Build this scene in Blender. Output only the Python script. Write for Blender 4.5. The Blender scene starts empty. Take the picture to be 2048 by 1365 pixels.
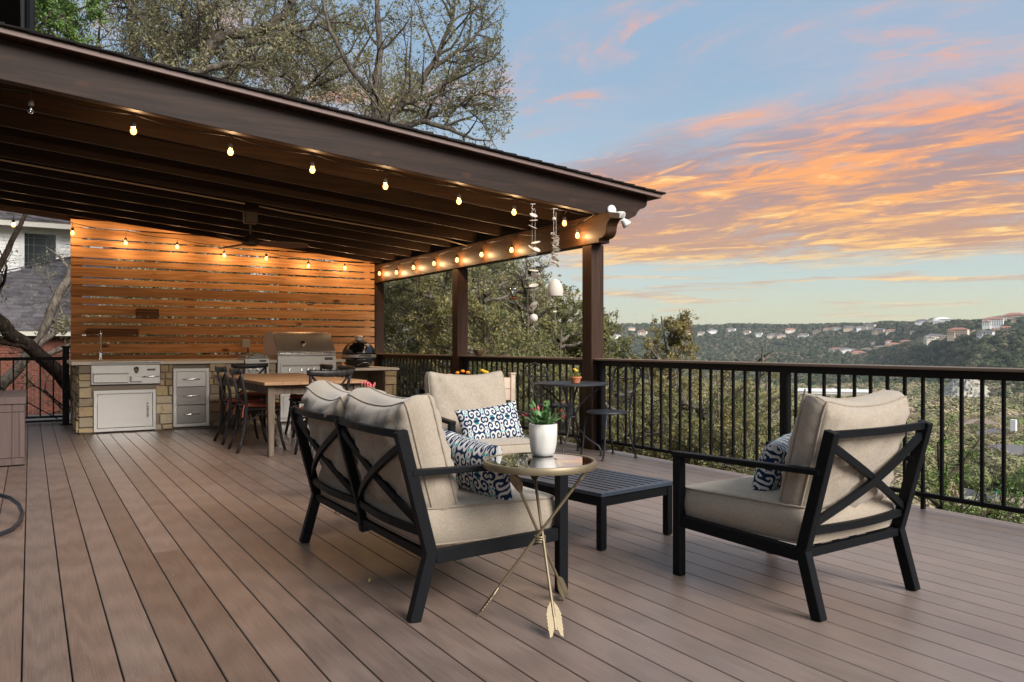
import bpy, bmesh, math, random
import numpy as np
from mathutils import Vector, Matrix
R = math.radians
PI = math.pi
S = bpy.context.scene
COL = S.collection
random.seed(7)
HAZE = 0.00007
SKY_EDGE = 3.0

# ---------------------------------------------------------------- camera
cam_d = bpy.data.cameras.new('camera')
cam = bpy.data.objects.new('camera', cam_d)
COL.objects.link(cam)
cam.location = (0, 0, 1.10)
cam.rotation_euler = (R(90), 0, -R(31.60))
cam_d.sensor_width = 36.0
cam_d.lens = 36.0 * 1567 / 2048
cam_d.shift_y = 7.5 / 2048
cam_d.clip_start = 0.05
cam_d.clip_end = 20000
S.camera = cam

# ---------------------------------------------------------------- node helper
class NT:
    def __init__(s, tree):
        s.t = tree
        s.t.nodes.clear()
    def n(s, typ, ins=None, **kw):
        nd = s.t.nodes.new(typ)
        for k, v in kw.items():
            setattr(nd, k, v)
        if ins:
            for k, v in ins.items():
                s.put(nd.inputs[k], v)
        return nd
    def put(s, sock, v):
        if isinstance(v, bpy.types.NodeSocket):
            s.t.links.new(v, sock)
        else:
            if isinstance(v, (tuple, list)) and len(v) == 3 and sock.type == 'RGBA':
                v = (*v, 1)
            sock.default_value = v
    def m(s, op, a, b=0.0, c=None, clamp=False):
        nd = s.t.nodes.new('ShaderNodeMath'); nd.operation = op; nd.use_clamp = clamp
        s.put(nd.inputs[0], a); s.put(nd.inputs[1], b)
        if c is not None: s.put(nd.inputs[2], c)
        return nd.outputs[0]
    def vm(s, op, a, b=(0, 0, 0)):
        nd = s.t.nodes.new('ShaderNodeVectorMath'); nd.operation = op
        s.put(nd.inputs[0], a); s.put(nd.inputs[1], b)
        return nd.outputs['Value'] if op in ('LENGTH', 'DOT_PRODUCT', 'DISTANCE') else nd.outputs[0]
    def mix(s, f, a, b, bt='MIX'):
        nd = s.t.nodes.new('ShaderNodeMix'); nd.data_type = 'RGBA'; nd.blend_type = bt
        s.put(nd.inputs[0], f); s.put(nd.inputs[6], a); s.put(nd.inputs[7], b)
        return nd.outputs[2]
    def ramp(s, f, stops, interp='LINEAR'):
        nd = s.t.nodes.new('ShaderNodeValToRGB'); cr = nd.color_ramp; cr.interpolation = interp
        while len(cr.elements) < len(stops): cr.elements.new(0.5)
        for e, (p, c) in zip(cr.elements, stops):
            e.position = p
            e.color = (c, c, c, 1) if isinstance(c, (int, float)) else (*c, 1)
        s.put(nd.inputs[0], f)
        return nd.outputs[0]
    def ss(s, x, lo, hi):
        nd = s.t.nodes.new('ShaderNodeMapRange'); nd.interpolation_type = 'SMOOTHSTEP'
        s.put(nd.inputs[0], x); nd.inputs[1].default_value = lo; nd.inputs[2].default_value = hi
        return nd.outputs[0]
    def noise(s, vec, scale, detail=4, rough=.55, dist=0.0):
        nd = s.n('ShaderNodeTexNoise', {'Scale': scale, 'Detail': detail, 'Roughness': rough, 'Distortion': dist})
        if vec is not None: s.put(nd.inputs['Vector'], vec)
        return nd.outputs[0]
    def comb(s, x, y, z=0.0):
        return s.n('ShaderNodeCombineXYZ', {0: x, 1: y, 2: z}).outputs[0]
    def sep(s, v):
        return s.n('ShaderNodeSeparateXYZ', {0: v}).outputs

def lin(r, g, b):
    return tuple(((c / 255 + .055) / 1.055) ** 2.4 if c > 10 else c / 255 / 12.92 for c in (r, g, b))

# ---------------------------------------------------------------- sky
W = bpy.data.worlds.new('World'); S.world = W; W.use_nodes = True
w = NT(W.node_tree)
D = w.n('ShaderNodeTexCoord').outputs['Generated']
dx, dy, dz = w.sep(D)
el = w.m('MAXIMUM', dz, 0.0)
# clear sky: pale yellow-green at the horizon, blue higher up, paler towards the left
base = w.ramp(w.m('POWER', el, .75), [(0.0, lin(226, 214, 172)), (.085, lin(214, 217, 186)), (.15, lin(196, 210, 204)), (.27, lin(170, 192, 208)),
                         (.42, lin(150, 178, 204)), (.58, lin(146, 176, 206)), (.8, lin(176, 196, 216)), (1.0, lin(196, 208, 220))])
az = w.m('ARCTAN2', dx, dy)
leftp = w.m('MULTIPLY', w.ss(az, R(50), R(25)), w.ss(el, .35, .1))
base = w.mix(w.m('MULTIPLY', leftp, .45), base, lin(205, 212, 218))
skyt = w.n('ShaderNodeTexSky', sky_type='NISHITA', sun_disc=False, sun_elevation=R(33), sun_rotation=R(168), air_density=1.2, dust_density=2.0)
skyc = w.mix(1.0, skyt.outputs[0], (.10, .10, .10), 'MULTIPLY')
base = w.mix(.12, base, skyc)
# cloud sheet laid out on a plane above
inv = w.m('DIVIDE', 1.0, w.m('ADD', el, .03))
px_ = w.m('MULTIPLY', dx, inv); py_ = w.m('MULTIPLY', dy, inv)
ca, sa = math.cos(R(-16)), math.sin(R(-16))
u_ = w.m('SUBTRACT', w.m('MULTIPLY', px_, ca), w.m('MULTIPLY', py_, sa))      # across the streaks
v_ = w.m('ADD', w.m('MULTIPLY', px_, sa), w.m('MULTIPLY', py_, ca))           # along the streaks
warp = w.noise(w.comb(u_, w.m('MULTIPLY', v_, .5)), .9, 3, .6)
uw = w.m('ADD', u_, w.m('MULTIPLY', w.m('SUBTRACT', warp, .5), .9))
vc = w.comb(uw, w.m('MULTIPLY', v_, .5))
big = w.noise(vc, .62, 3, .55, .3)
med = w.noise(vc, 1.9, 9, .64, .5)
fine = w.noise(w.comb(w.m('MULTIPLY', uw, 1.0), w.m('MULTIPLY', v_, .5), 3.0), 5.0, 7, .66, .9)
edge = w.m('ADD', w.m('SUBTRACT', u_, SKY_EDGE), w.m('MULTIPLY', w.m('SUBTRACT', med, .5), 1.5))
sheet = w.m('MULTIPLY', w.ss(edge, -.35, .55), w.ss(w.m('ADD', el, w.m('MULTIPLY', w.m('SUBTRACT', med, .5), .07)), .088, .118))
holes = w.ss(w.m('ADD', w.m('MULTIPLY', med, .7), w.m('MULTIPLY', fine, .4)), .36, .52)
sheet = w.m('MULTIPLY', sheet, w.ss(az, R(31), R(38)))
sheet = w.m('MULTIPLY', sheet, w.m('ADD', .5, w.m('MULTIPLY', holes, .5)))
veil = w.m('MULTIPLY', w.ss(w.m('ADD', w.m('MULTIPLY', big, .5), w.m('MULTIPLY', med, .5)), .44, .62), w.ss(el, .10, .2))
veil = w.m('MULTIPLY', veil, .8)
wis = w.m('MULTIPLY', w.m('MULTIPLY', w.ss(med, .50, .64), w.ss(fine, .40, .62)), w.ss(el, .08, .13))
low = w.m('MULTIPLY', w.m('MULTIPLY', w.ss(w.noise(w.comb(w.m('MULTIPLY', az, 3.4), w.m('MULTIPLY', w.m('ADD', el, w.m('MULTIPLY', az, .012)), 46)), 1.4, 6, .6, .8), .50, .66), w.ss(el, .015, .045)), w.ss(el, .125, .09))
mask = w.m('MAXIMUM', sheet, w.m('MULTIPLY', wis, .85))
mask = w.m('MAXIMUM', mask, w.m('MULTIPLY', low, .85))
grey_hi = lin(158, 174, 200)
base = w.mix(veil, base, w.ramp(el, [(0, lin(206, 206, 196)), (.2, lin(184, 182, 194)), (.45, lin(160, 174, 196)), (1, lin(176, 190, 210))]))
warm = w.ramp(el, [(0.0, lin(248, 222, 176)), (.10, lin(255, 204, 124)), (.17, lin(252, 172, 94)), (.25, lin(244, 162, 108)), (.34, lin(226, 168, 150)), (.5, lin(208, 172, 174)), (1, lin(190, 184, 196))])
warm = w.mix(w.m('MULTIPLY', w.ss(fine, .54, .70), w.ss(el, .32, .18)), warm, lin(255, 214, 140))
grey = w.ramp(el, [(0.0, lin(214, 196, 176)), (.11, lin(196, 150, 122)), (.2, lin(166, 140, 140)), (.34, lin(172, 156, 168)), (.5, lin(168, 176, 196)), (1, lin(176, 186, 204))])
big2 = w.noise(w.comb(u_, w.m('MULTIPLY', v_, .45), 7.0), 1.15, 4, .6, .4)
shade = w.m('ADD', w.m('ADD', w.m('MULTIPLY', fine, .36), w.m('MULTIPLY', med, .22)), w.m('MULTIPLY', big2, .50))
shade = w.m('ADD', shade, w.m('MULTIPLY', w.ss(el, .17, .30), .05))
cc = w.mix(w.ss(shade, .605, .50), warm, grey)
opac = w.m('MULTIPLY', mask, w.ramp(el, [(0, .9), (.2, .95), (.42, .8), (.6, .5), (1, .35)]))
col = w.mix(opac, base, cc)
below = w.ss(dz, -.02, .0)
col = w.mix(below, lin(120, 122, 100), col)
bg = w.n('ShaderNodeBackground', {'Color': col, 'Strength': 0.69})
wo = w.n('ShaderNodeOutputWorld'); w.t.links.new(bg.outputs[0], wo.inputs[0])

# ---------------------------------------------------------------- sun (soft, from behind the camera)
sd = bpy.data.lights.new('sun', 'SUN'); sun = bpy.data.objects.new('sun', sd); COL.objects.link(sun)
sd.energy = 3.6; sd.angle = R(32); sd.color = (1.0, .95, .9)
sun.rotation_euler = (R(57), 0, R(12))
sun.location = (5, -10, 12)

# ---------------------------------------------------------------- exposure
S.view_settings.view_transform = 'Standard'; S.view_settings.look = 'None'
S.view_settings.gamma = 1; S.view_settings.exposure = 0.72
S.view_settings.use_curve_mapping = False
S.render.engine = 'CYCLES'
S.cycles.use_denoising = True
S.cycles.max_bounces = 6; S.cycles.diffuse_bounces = 3; S.cycles.glossy_bounces = 3
S.cycles.transparent_max_bounces = 8; S.cycles.volume_bounces = 0
S.cycles.sample_clamp_indirect = 4
S.cycles.caustics_reflective = False; S.cycles.caustics_refractive = False
# ================================================================ materials
MATS = {}
def mat(name):
    m = bpy.data.materials.new(name); m.use_nodes = True; MATS[name] = m
    return m, NT(m.node_tree)
def finish(nt, color, rough=.6, metal=0.0, bump=None, bstr=.3, bdist=.004, spec=.5, emit=None, estr=0, **ex):
    p = nt.n('ShaderNodeBsdfPrincipled')
    nt.put(p.inputs['Base Color'], color); nt.put(p.inputs['Roughness'], rough); nt.put(p.inputs['Metallic'], metal)
    nt.put(p.inputs['Specular IOR Level'], spec)
    for k, v in ex.items(): nt.put(p.inputs[k.replace('_', ' ')], v)
    if emit is not None:
        nt.put(p.inputs['Emission Color'], emit); nt.put(p.inputs['Emission Strength'], estr)
    if bump is not None:
        b = nt.n('ShaderNodeBump', {'Strength': bstr, 'Distance': bdist, 'Height': bump})
        nt.t.links.new(b.outputs[0], p.inputs['Normal'])
    o = nt.n('ShaderNodeOutputMaterial'); nt.t.links.new(p.outputs[0], o.inputs[0])
    return p
def pos(nt): return nt.n('ShaderNodeNewGeometry').outputs['Position']
def objc(nt): return nt.n('ShaderNodeTexCoord').outputs['Object']
def rnd(nt): return nt.n('ShaderNodeObjectInfo').outputs['Random']
def mapv(nt, v, scale, rot=(0, 0, 0), loc=(0, 0, 0)):
    return nt.n('ShaderNodeMapping', {'Vector': v, 'Location': loc, 'Rotation': rot, 'Scale': scale}).outputs[0]
def mul(nt, c, f): return nt.mix(1.0, c, nt.comb(f, f, f), 'MULTIPLY')

def simple(name, c, rough=.6, metal=0.0, var=.12, scale=14, bstr=.15, **ex):
    m, n = mat(name)
    P = pos(n)
    nz = n.noise(P, scale, 5)
    f = n.m('ADD', 1 - var, n.m('MULTIPLY', nz, var * 2))
    finish(n, mul(n, c, f), n.m('ADD', rough - .06, n.m('MULTIPLY', nz, .12)), metal, n.noise(P, scale * 12, 3), bstr, .001, **ex)
    return m

def wood(name, c1, c2, axis=0, rough=.6, scale=1.0, knots=0.0, rv=.25, bstr=.3, knotc=(.05, .02, .008), use_obj=False):
    """grain running along axis 0/1/2; tone differs from board to board"""
    m, n = mat(name)
    P = objc(n) if use_obj else pos(n)
    r = rnd(n)
    off = n.comb(n.m('MULTIPLY', r, 37.0), n.m('MULTIPLY', r, 91.0), n.m('MULTIPLY', r, 53.0))
    P = n.vm('ADD', P, off)
    sc = [14 * scale] * 3; sc[axis] = .8 * scale
    g = n.noise(mapv(n, P, tuple(sc)), 1.6, 6, .6, .9)
    sc2 = [90 * scale] * 3; sc2[axis] = 3 * scale
    g2 = n.noise(mapv(n, P, tuple(sc2)), 1.0, 3, .6)
    f = n.m('ADD', n.m('MULTIPLY', g, .7), n.m('MULTIPLY', g2, .3))
    c = n.mix(n.ss(f, .34, .66), c1, c2)
    if knots > 0:
        sk = [4.2] * 3; sk[axis] = 1.9
        v = n.n('ShaderNodeTexVoronoi', {'Vector': mapv(n, P, tuple(sk)), 'Scale': 1.0, 'Randomness': 1.0})
        k = n.ss(v.outputs['Distance'], knots, knots * .35)
        c = n.mix(n.m('MULTIPLY', k, .85), c, knotc)
    c = mul(n, c, n.m('ADD', 1 - rv / 2, n.m('MULTIPLY', r, rv)))
    finish(n, c, rough, 0, f, bstr, .002, spec=.2)
    return m

# deck: capped composite boards
m, n = mat('deck_board_brown')
P = pos(n); r = rnd(n)
Q = n.vm('ADD', P, n.comb(n.m('MULTIPLY', r, 17.0), n.m('MULTIPLY', r, 41.0), 0))
wv = n.n('ShaderNodeTexWave', {'Vector': mapv(n, Q, (1, .09, 1)), 'Scale': 9.0, 'Distortion': 7.0, 'Detail': 3, 'Detail Scale': 1.2}, wave_type='RINGS')
g = n.noise(mapv(n, Q, (60, 2.2, 60)), 1.0, 4, .6)
pt = n.noise(P, .9, 5, .6)
g3 = n.noise(mapv(n, Q, (190, 4.0, 190)), 1.0, 4, .7)
sp = n.noise(P, 120, 3, .7)
c = n.mix(n.ss(pt, .25, .75), (.124, .080, .060), (.184, .129, .102))
c = mul(n, c, n.m('ADD', .78, n.m('MULTIPLY', r, .44)))
c = n.mix(n.m('MULTIPLY', n.ss(n.sep(n.n('ShaderNodeTexWhiteNoise', {'W': n.m('MULTIPLY', r, 99.0)}, noise_dimensions='1D').outputs[1])[0], .5, 1.0), .35), c, (.20, .155, .135))
c = mul(n, c, n.m('ADD', .62, n.m('MULTIPLY', n.m('ADD', n.m('MULTIPLY', wv.outputs[1], .30), n.m('ADD', n.m('MULTIPLY', g, .35), n.m('MULTIPLY', n.ss(g3, .3, .7), .40))), .72)))
c = mul(n, c, n.m('ADD', .84, n.m('MULTIPLY', sp, .32)))
scuff = n.ss(n.noise(mapv(n, P, (3.0, 9.0, 3), (0, 0, .6)), 1.3, 6, .75), .66, .74)
c = n.mix(n.m('MULTIPLY', scuff, .30), c, (.34, .28, .24))
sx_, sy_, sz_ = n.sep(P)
open_sheen = n.m('MULTIPLY', n.ss(n.m('ADD', sx_, n.m('MULTIPLY', n.m('SUBTRACT', n.noise(P, .45, 3), .5), 2.5)), .6, 3.6), n.ss(sy_, 8.2, 6.6))   # sky sheen on the open right side, painted in as a paler tone
c = n.mix(n.m('MULTIPLY', open_sheen, .5), c, mul(n, (.285, .226, .196), n.m('ADD', .6, n.m('MULTIPLY', n.m('ADD', g3, g), .4))))
fleck = n.ss(n.n('ShaderNodeTexVoronoi', {'Vector': P, 'Scale': 2.3}).outputs['Distance'], .016, .010)
c = n.mix(n.m('MULTIPLY', fleck, .7), c, (.55, .52, .47))
bm = n.m('ADD', n.m('MULTIPLY', g, .4), n.m('ADD', n.m('MULTIPLY', g3, .8), n.m('MULTIPLY', wv.outputs[1], .3)))
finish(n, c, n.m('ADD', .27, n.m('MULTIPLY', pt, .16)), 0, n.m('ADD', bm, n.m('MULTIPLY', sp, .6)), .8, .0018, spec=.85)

wood('dark_stain_x', (.012, .0056, .0032), (.030, .0142, .0080), 0, .55, 1.0, .16, .2)
wood('dark_stain_y', (.018, .0095, .006), (.040, .021, .013), 1, .55, 1.0, .16, .2)
wood('dark_stain_z', (.024, .011, .006), (.056, .028, .017), 2, .6, 1.0, .16, .2)
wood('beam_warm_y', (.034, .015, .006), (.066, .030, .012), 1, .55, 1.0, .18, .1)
wood('rafter_stain', (.019, .0095, .004), (.038, .019, .009), 0, .6, 1.0, .15, .3)
wood('roof_board_stain', (.032, .0145, .0065), (.070, .033, .015), 1, .6, 1.0, .15, .5)
wood('cedar', (.39, .180, .068), (.68, .355, .158), 0, .55, 1.0, .17, .6)
wood('tabletop_oak', (.23, .13, .066), (.35, .21, .112), 0, .5, 1.4, .0, .1)
wood('table_leg_wood', (.075, .055, .040), (.15, .115, .083), 2, .7, 1.5, .0, .1)
wood('shelf_dark', (.10, .045, .02), (.17, .08, .036), 0, .6, 1.2, .0, .2)
wood('planter_cream', (.62, .50, .38), (.74, .62, .49), 0, .6, 1.2, .0, .1)
wood('chair_black_wood', (.009, .0075, .0075), (.034, .029, .028), 2, .38, 2.0, .0, .2, .4)
wood('box_resin', (.080, .054, .048), (.105, .073, .065), 2, .55, .8, .0, .05)
simple('fascia_mauve', (.15, .096, .082), .6, var=.1)
simple('black_metal', (.005, .005, .0055), .48, 0, .2, spec=.18)
simple('rail_cap_brown', (.20, .145, .105), .55, 0, .12)
simple('sofa_metal', (.0045, .0052, .0065), .5, 0, .15, 30, .1, spec=.14)
simple('table_sheen_metal', (.028, .039, .054), .34, 0, .15, 30, .1, spec=.7)  # bluish sheen of the tabletop is put into this lighter base colour
simple('wrought_iron', (.020, .022, .028), .5, 0, .3, 60, .5)
simple('gold_metal', (.23, .185, .115), .5, .65, .2, 20)
simple('cord_black', (.02, .018, .015), .6)
simple('socket_brown', (.09, .07, .06), .6)
simple('terracotta', (.50, .17, .075), .8, 0, .2, 30)
simple('white_ceramic', (.62, .59, .54), .55, 0, .04, 30)
simple('bisque', (.55, .50, .43), .7, 0, .12, 40)
simple('soil', (.05, .035, .025), .95)
simple('leaf_cactus', (.07, .165, .04), .45, 0, .35, 30)
simple('leaf_tulip', (.12, .26, .06), .5, 0, .35, 30)
simple('petal_red', (.5, .03, .05), .5, 0, .2, 30)
simple('petal_pink', (.52, .08, .09), .5, 0, .3, 60)
simple('petal_yellow', (.85, .52, .02), .6, 0, .2, 60)
simple('petal_orange', (.80, .26, .02), .6, 0, .2, 60)
simple('rust_fabric', (.26, .055, .025), .85, 0, .25, 20)
simple('stone_counter', (0.696, 0.600, 0.471), .5, 0, .1, 20)
simple('mortar', (.24, .20, .15), .95, 0, .2, 40)
simple('white_paint', (.78, .76, .72), .45, 0, .05)
simple('grey_plastic', (.42, .40, .36), .5)
simple('black_glaze', (.006, .007, .009), .12, 0, .1, 200, .05, spec=.8)
simple('hose_rubber', (.012, .016, .022), .35)
simple('siding_white', (.86, .84, .80), .6, 0, .05)
simple('trim_cream', (.66, .62, .52), .6, 0, .06)
simple('window_dark', (.02, .024, .026), .12, spec=.9)
simple('lead_came', (.10, .11, .11), .4, .6)
simple('concrete', (.46, .45, .43), .85, 0, .15, 6)
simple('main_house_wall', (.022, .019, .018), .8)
simple('conduit_tan', (.40, .30, .20), .6)
simple('fan_wood', (.16, .085, .045), .5)
simple('fan_bronze', (.06, .042, .032), .4, .4)
simple('dish_bronze', (.13, .085, .045), .5, .3)
simple('feeder_red', (.22, .06, .03), .5)
simple('asphalt_street', (.06, .06, .065), .85, 0, .1, 1)
simple('drive_pale', (.36, .32, .27), .9, 0, .1, .5)
simple('flat_roof_white', (.72, .70, .66), .8, 0, .08, .1)
simple('warehouse_wall', (.52, .44, .36), .8, 0, .1, .1)
simple('sign_green', (.02, .26, .16), .5)
simple('sign_back', (.5, .5, .5), .5, .3)
simple('dry_leaf', (.38, .32, .10), .7)
simple('pvc_white', (.7, .69, .65), .5)

# brushed stainless steel
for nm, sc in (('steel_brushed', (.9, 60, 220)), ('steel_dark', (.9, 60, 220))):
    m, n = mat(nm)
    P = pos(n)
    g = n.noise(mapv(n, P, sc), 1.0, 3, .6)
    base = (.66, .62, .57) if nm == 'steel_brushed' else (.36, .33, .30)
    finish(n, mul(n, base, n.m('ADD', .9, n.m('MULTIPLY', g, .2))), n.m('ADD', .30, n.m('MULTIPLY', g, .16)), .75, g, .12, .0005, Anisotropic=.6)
m, n = mat('chrome'); finish(n, (.8, .78, .75), .12, 1.0)

# glass
m, n = mat('table_glass')
gl = n.n('ShaderNodeBsdfGlossy', {'Color': (1, 1, 1, 1), 'Roughness': .015})
tr = n.n('ShaderNodeBsdfTransparent', {'Color': (.80, .86, .84, 1)})
fr = n.n('ShaderNodeFresnel', {'IOR': 1.55})
mx = n.n('ShaderNodeMixShader', {0: n.m('ADD', n.m('MULTIPLY', fr.outputs[0], 2.0), .28, clamp=True), 1: tr.outputs[0], 2: gl.outputs[0]})
o = n.n('ShaderNodeOutputMaterial'); n.t.links.new(mx.outputs[0], o.inputs[0])
m, n = mat('clear_glass')
gl = n.n('ShaderNodeBsdfGlossy', {'Color': (1, 1, 1, 1), 'Roughness': .05})
tr = n.n('ShaderNodeBsdfTransparent', {'Color': (.9, .94, .95, 1)})
fr = n.n('ShaderNodeFresnel', {'IOR': 1.5})
mx = n.n('ShaderNodeMixShader', {0: n.m('ADD', n.m('MULTIPLY', fr.outputs[0], 1.2), .12, clamp=True), 1: tr.outputs[0], 2: gl.outputs[0]})
o = n.n('ShaderNodeOutputMaterial'); n.t.links.new(mx.outputs[0], o.inputs[0])

# lit bulb
m, n = mat('bulb_glow')
e = n.n('ShaderNodeEmission', {'Color': (1.0, .50, .13, 1), 'Strength': 1.9})
tr = n.n('ShaderNodeBsdfTransparent', {'Color': (1.0, .93, .82, 1)})
ad = n.n('ShaderNodeAddShader', {0: e.outputs[0], 1: tr.outputs[0]})
o = n.n('ShaderNodeOutputMaterial'); n.t.links.new(ad.outputs[0], o.inputs[0])

# stone veneer, tone differs from stone to stone
m, n = mat('limestone')
P = pos(n); r = rnd(n)
v = n.noise(n.vm('ADD', P, n.comb(n.m('MULTIPLY', r, 30), 0, 0)), 9, 6, .65)
tone = n.ramp(r, [(0, (.40, .29, .17)), (.25, (.48, .36, .20)), (.45, (.27, .22, .16)), (.65, (.52, .43, .29)), (.85, (.42, .26, .12)), (1, (.22, .19, .15))])
rust = n.ss(v, .55, .72)
c = n.mix(n.m('MULTIPLY', rust, .55), tone, (.27, .15, .06))
c = mul(n, c, n.m('ADD', .72, n.m('MULTIPLY', n.noise(P, 40, 5, .7), .56)))
finish(n, c, .9, 0, n.m('ADD', v, n.noise(P, 55, 4, .7)), .6, .006, spec=.2)

# brick
m, n = mat('brick_red')
P = pos(n); r = n.noise(P, 2.2, 3)
c = n.mix(n.ss(r, .3, .7), (.13, .04, .028), (.24, .085, .055))
c = mul(n, c, n.m('ADD', .75, n.m('MULTIPLY', n.noise(P, 25, 3), .5)))
finish(n, c, .9)
simple('brick_mortar', (.30, .26, .23), .95)

# shingles
def shingle(name, c1, c2, s=1.0):
    m, n = mat(name)
    P = pos(n)
    v = n.n('ShaderNodeTexVoronoi', {'Vector': P, 'Scale': 4.5 * s}).outputs['Color']
    vx = n.sep(v)[0]
    c = n.mix(vx, c1, c2)
    c = mul(n, c, n.m('ADD', .7, n.m('MULTIPLY', n.noise(P, 60, 2, .8), .6)))
    finish(n, c, .95, spec=.2)
shingle('shingle_grey', (.085, .075, .078), (.165, .148, .15))
shingle('shingle_dark', (.012, .010, .010), (.035, .03, .028))

# fabrics
def fabric(name, c1, c2, sc=700):
    m, n = mat(name)
    P = objc(n)
    a = n.noise(mapv(n, P, (sc, sc * .12, sc)), 1.0, 2, .6)
    b = n.noise(mapv(n, P, (sc * .12, sc, sc * .12)), 1.0, 2, .6)
    lo = n.noise(P, 6, 4, .6)
    f = n.m('MULTIPLY', n.m('ADD', a, b), .5)
    c = n.mix(n.ss(f, .38, .62), c1, c2)
    c = mul(n, c, n.m('ADD', .90, n.m('MULTIPLY', lo, .12)))
    finish(n, c, .95, 0, n.m('ADD', f, n.m('MULTIPLY', n.noise(P, 11, 3, .6, 1.0), 3.0)), .35, .0012, spec=.15, Sheen_Weight=.25)
fabric('linen_beige', (.295, .240, .180), (.41, .348, .275), 620)
fabric('piping_beige', (.25, .195, .14), (.33, .27, .20), 420)

# scroll-print throw pillow: navy scrolls, white lines, teal accents
m, n = mat('scroll_print')
uv = n.n('ShaderNodeTexCoord').outputs['UV']
ux, uy, _z = n.sep(uv)
wob = n.noise(n.comb(ux, uy), 5.0, 2)
def mir(x, k): return n.m('PINGPONG', n.m('MULTIPLY', x, k), 1.0)
def spiral(cx, cy, kx, ky, arms, fr, ph, hand=1):
    a = n.m('SUBTRACT', mir(ux, kx), cx); b = n.m('SUBTRACT', mir(uy, ky), cy)
    rr = n.m('SQRT', n.m('ADD', n.m('MULTIPLY', a, a), n.m('MULTIPLY', b, b)))
    th = n.m('ARCTAN2', b, n.m('MULTIPLY', a, hand))
    return n.m('SINE', n.m('ADD', n.m('ADD', n.m('MULTIPLY', th, arms), n.m('MULTIPLY', n.m('POWER', rr, .8), fr)), ph)), rr
s1, r1 = spiral(.38, .40, 8.0, 5.4, 1, 17, .6)
s2, r2 = spiral(.92, .95, 8.0, 5.4, 2, 15, 2.0)
near = n.m('LESS_THAN', r1, n.m('ADD', r2, .02))
s = n.m('ADD', n.m('MULTIPLY', s1, near), n.m('MULTIPLY', s2, n.m('SUBTRACT', 1.0, near)))
s = n.m('ADD', s, n.m('MULTIPLY', n.m('SUBTRACT', wob, .5), .6))
navy = n.m('GREATER_THAN', s, -.12)
a = mir(ux, 8.0); b = mir(uy, 5.4)
dd = n.m('ADD', n.m('ABSOLUTE', n.m('SUBTRACT', a, .86)), n.m('ABSOLUTE', n.m('SUBTRACT', b, .22)))
teal = n.m('LESS_THAN', dd, .11); ring = n.m('LESS_THAN', dd, .17)
dd2 = n.m('ADD', n.m('ABSOLUTE', n.m('SUBTRACT', a, .12)), n.m('ABSOLUTE', n.m('SUBTRACT', b, .82)))
teal2 = n.m('LESS_THAN', dd2, .08); ring2 = n.m('LESS_THAN', dd2, .15)
c = n.mix(navy, (.56, .545, .52), (.010, .026, .068))
c = n.mix(ring, c, (.56, .545, .52)); c = n.mix(teal, c, (.02, .28, .27))
c = n.mix(ring2, c, (.010, .026, .068)); c = n.mix(teal2, c, (.03, .36, .34))
finish(n, c, .9, 0, n.noise(objc(n), 300, 2), .2, .001, spec=.15)

# vegetation
def leafm(name, stops, trans=.38, rough=.55, sc=1.2):
    m, n = mat(name)
    P = pos(n)
    v = n.n('ShaderNodeTexVoronoi', {'Vector': P, 'Scale': 16.0}).outputs['Color']
    f = n.m('ADD', n.m('MULTIPLY', n.sep(v)[0], .65), n.m('MULTIPLY', n.ss(n.noise(P, sc, 3), .35, .65), .35))
    c = n.ramp(f, stops)
    p = finish(n, c, rough, 0, spec=.4)
    t = n.n('ShaderNodeBsdfTranslucent', {'Color': c})
    mx = n.n('ShaderNodeMixShader', {0: trans, 1: p.outputs[0], 2: t.outputs[0]})
    o = [q for q in n.t.nodes if q.type == 'OUTPUT_MATERIAL'][0]
    n.t.links.new(mx.outputs[0], o.inputs[0])
leafm('leaf_live_oak', [(0, (0.143, 0.158, 0.097)), (.4, (0.262, 0.268, 0.153)), (.7, (0.372, 0.330, 0.166)), (.9, (0.506, 0.396, 0.200)), (1, (0.320, 0.348, 0.250))])
leafm('leaf_olive', [(0, (0.107, 0.127, 0.054)), (.4, (0.206, 0.212, 0.084)), (.75, (0.311, 0.276, 0.108)), (.92, (0.439, 0.353, 0.135)), (1, (0.142, 0.198, 0.081))])
leafm('leaf_gold_green', [(0, (0.144, 0.137, 0.048)), (.4, (0.264, 0.221, 0.080)), (.7, (0.385, 0.297, 0.104)), (1, (0.217, 0.202, 0.085))])
leafm('leaf_juniper', [(0, (0.051, 0.111, 0.020)), (.5, (0.111, 0.212, 0.034)), (1, (0.204, 0.323, 0.060))], .15)
leafm('leaf_shrub', [(0, (0.065, 0.098, 0.026)), (.5, (0.143, 0.189, 0.046)), (1, (0.286, 0.299, 0.078))])
m, n = mat('bark_grey')
P = pos(n)
v = n.noise(mapv(n, P, (9, 9, 3)), 2.0, 7, .7, .6)
c = n.mix(n.ss(v, .3, .7), (.060, .047, .037), (.225, .190, .155))
lich = n.ss(n.noise(P, 7, 5, .7), .56, .68)
c = n.mix(n.m('MULTIPLY', lich, .5), c, (.24, .23, .19))
finish(n, c, .95, 0, v, .9, .03, spec=.1)
m, n = mat('bark_dark')
P = pos(n)
v = n.noise(mapv(n, P, (9, 9, 3)), 2.0, 6, .7, .6)
c = n.mix(n.ss(v, .3, .7), (.022, .015, .011), (.085, .062, .048))
finish(n, c, .95, 0, v, .9, .03, spec=.1)
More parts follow.
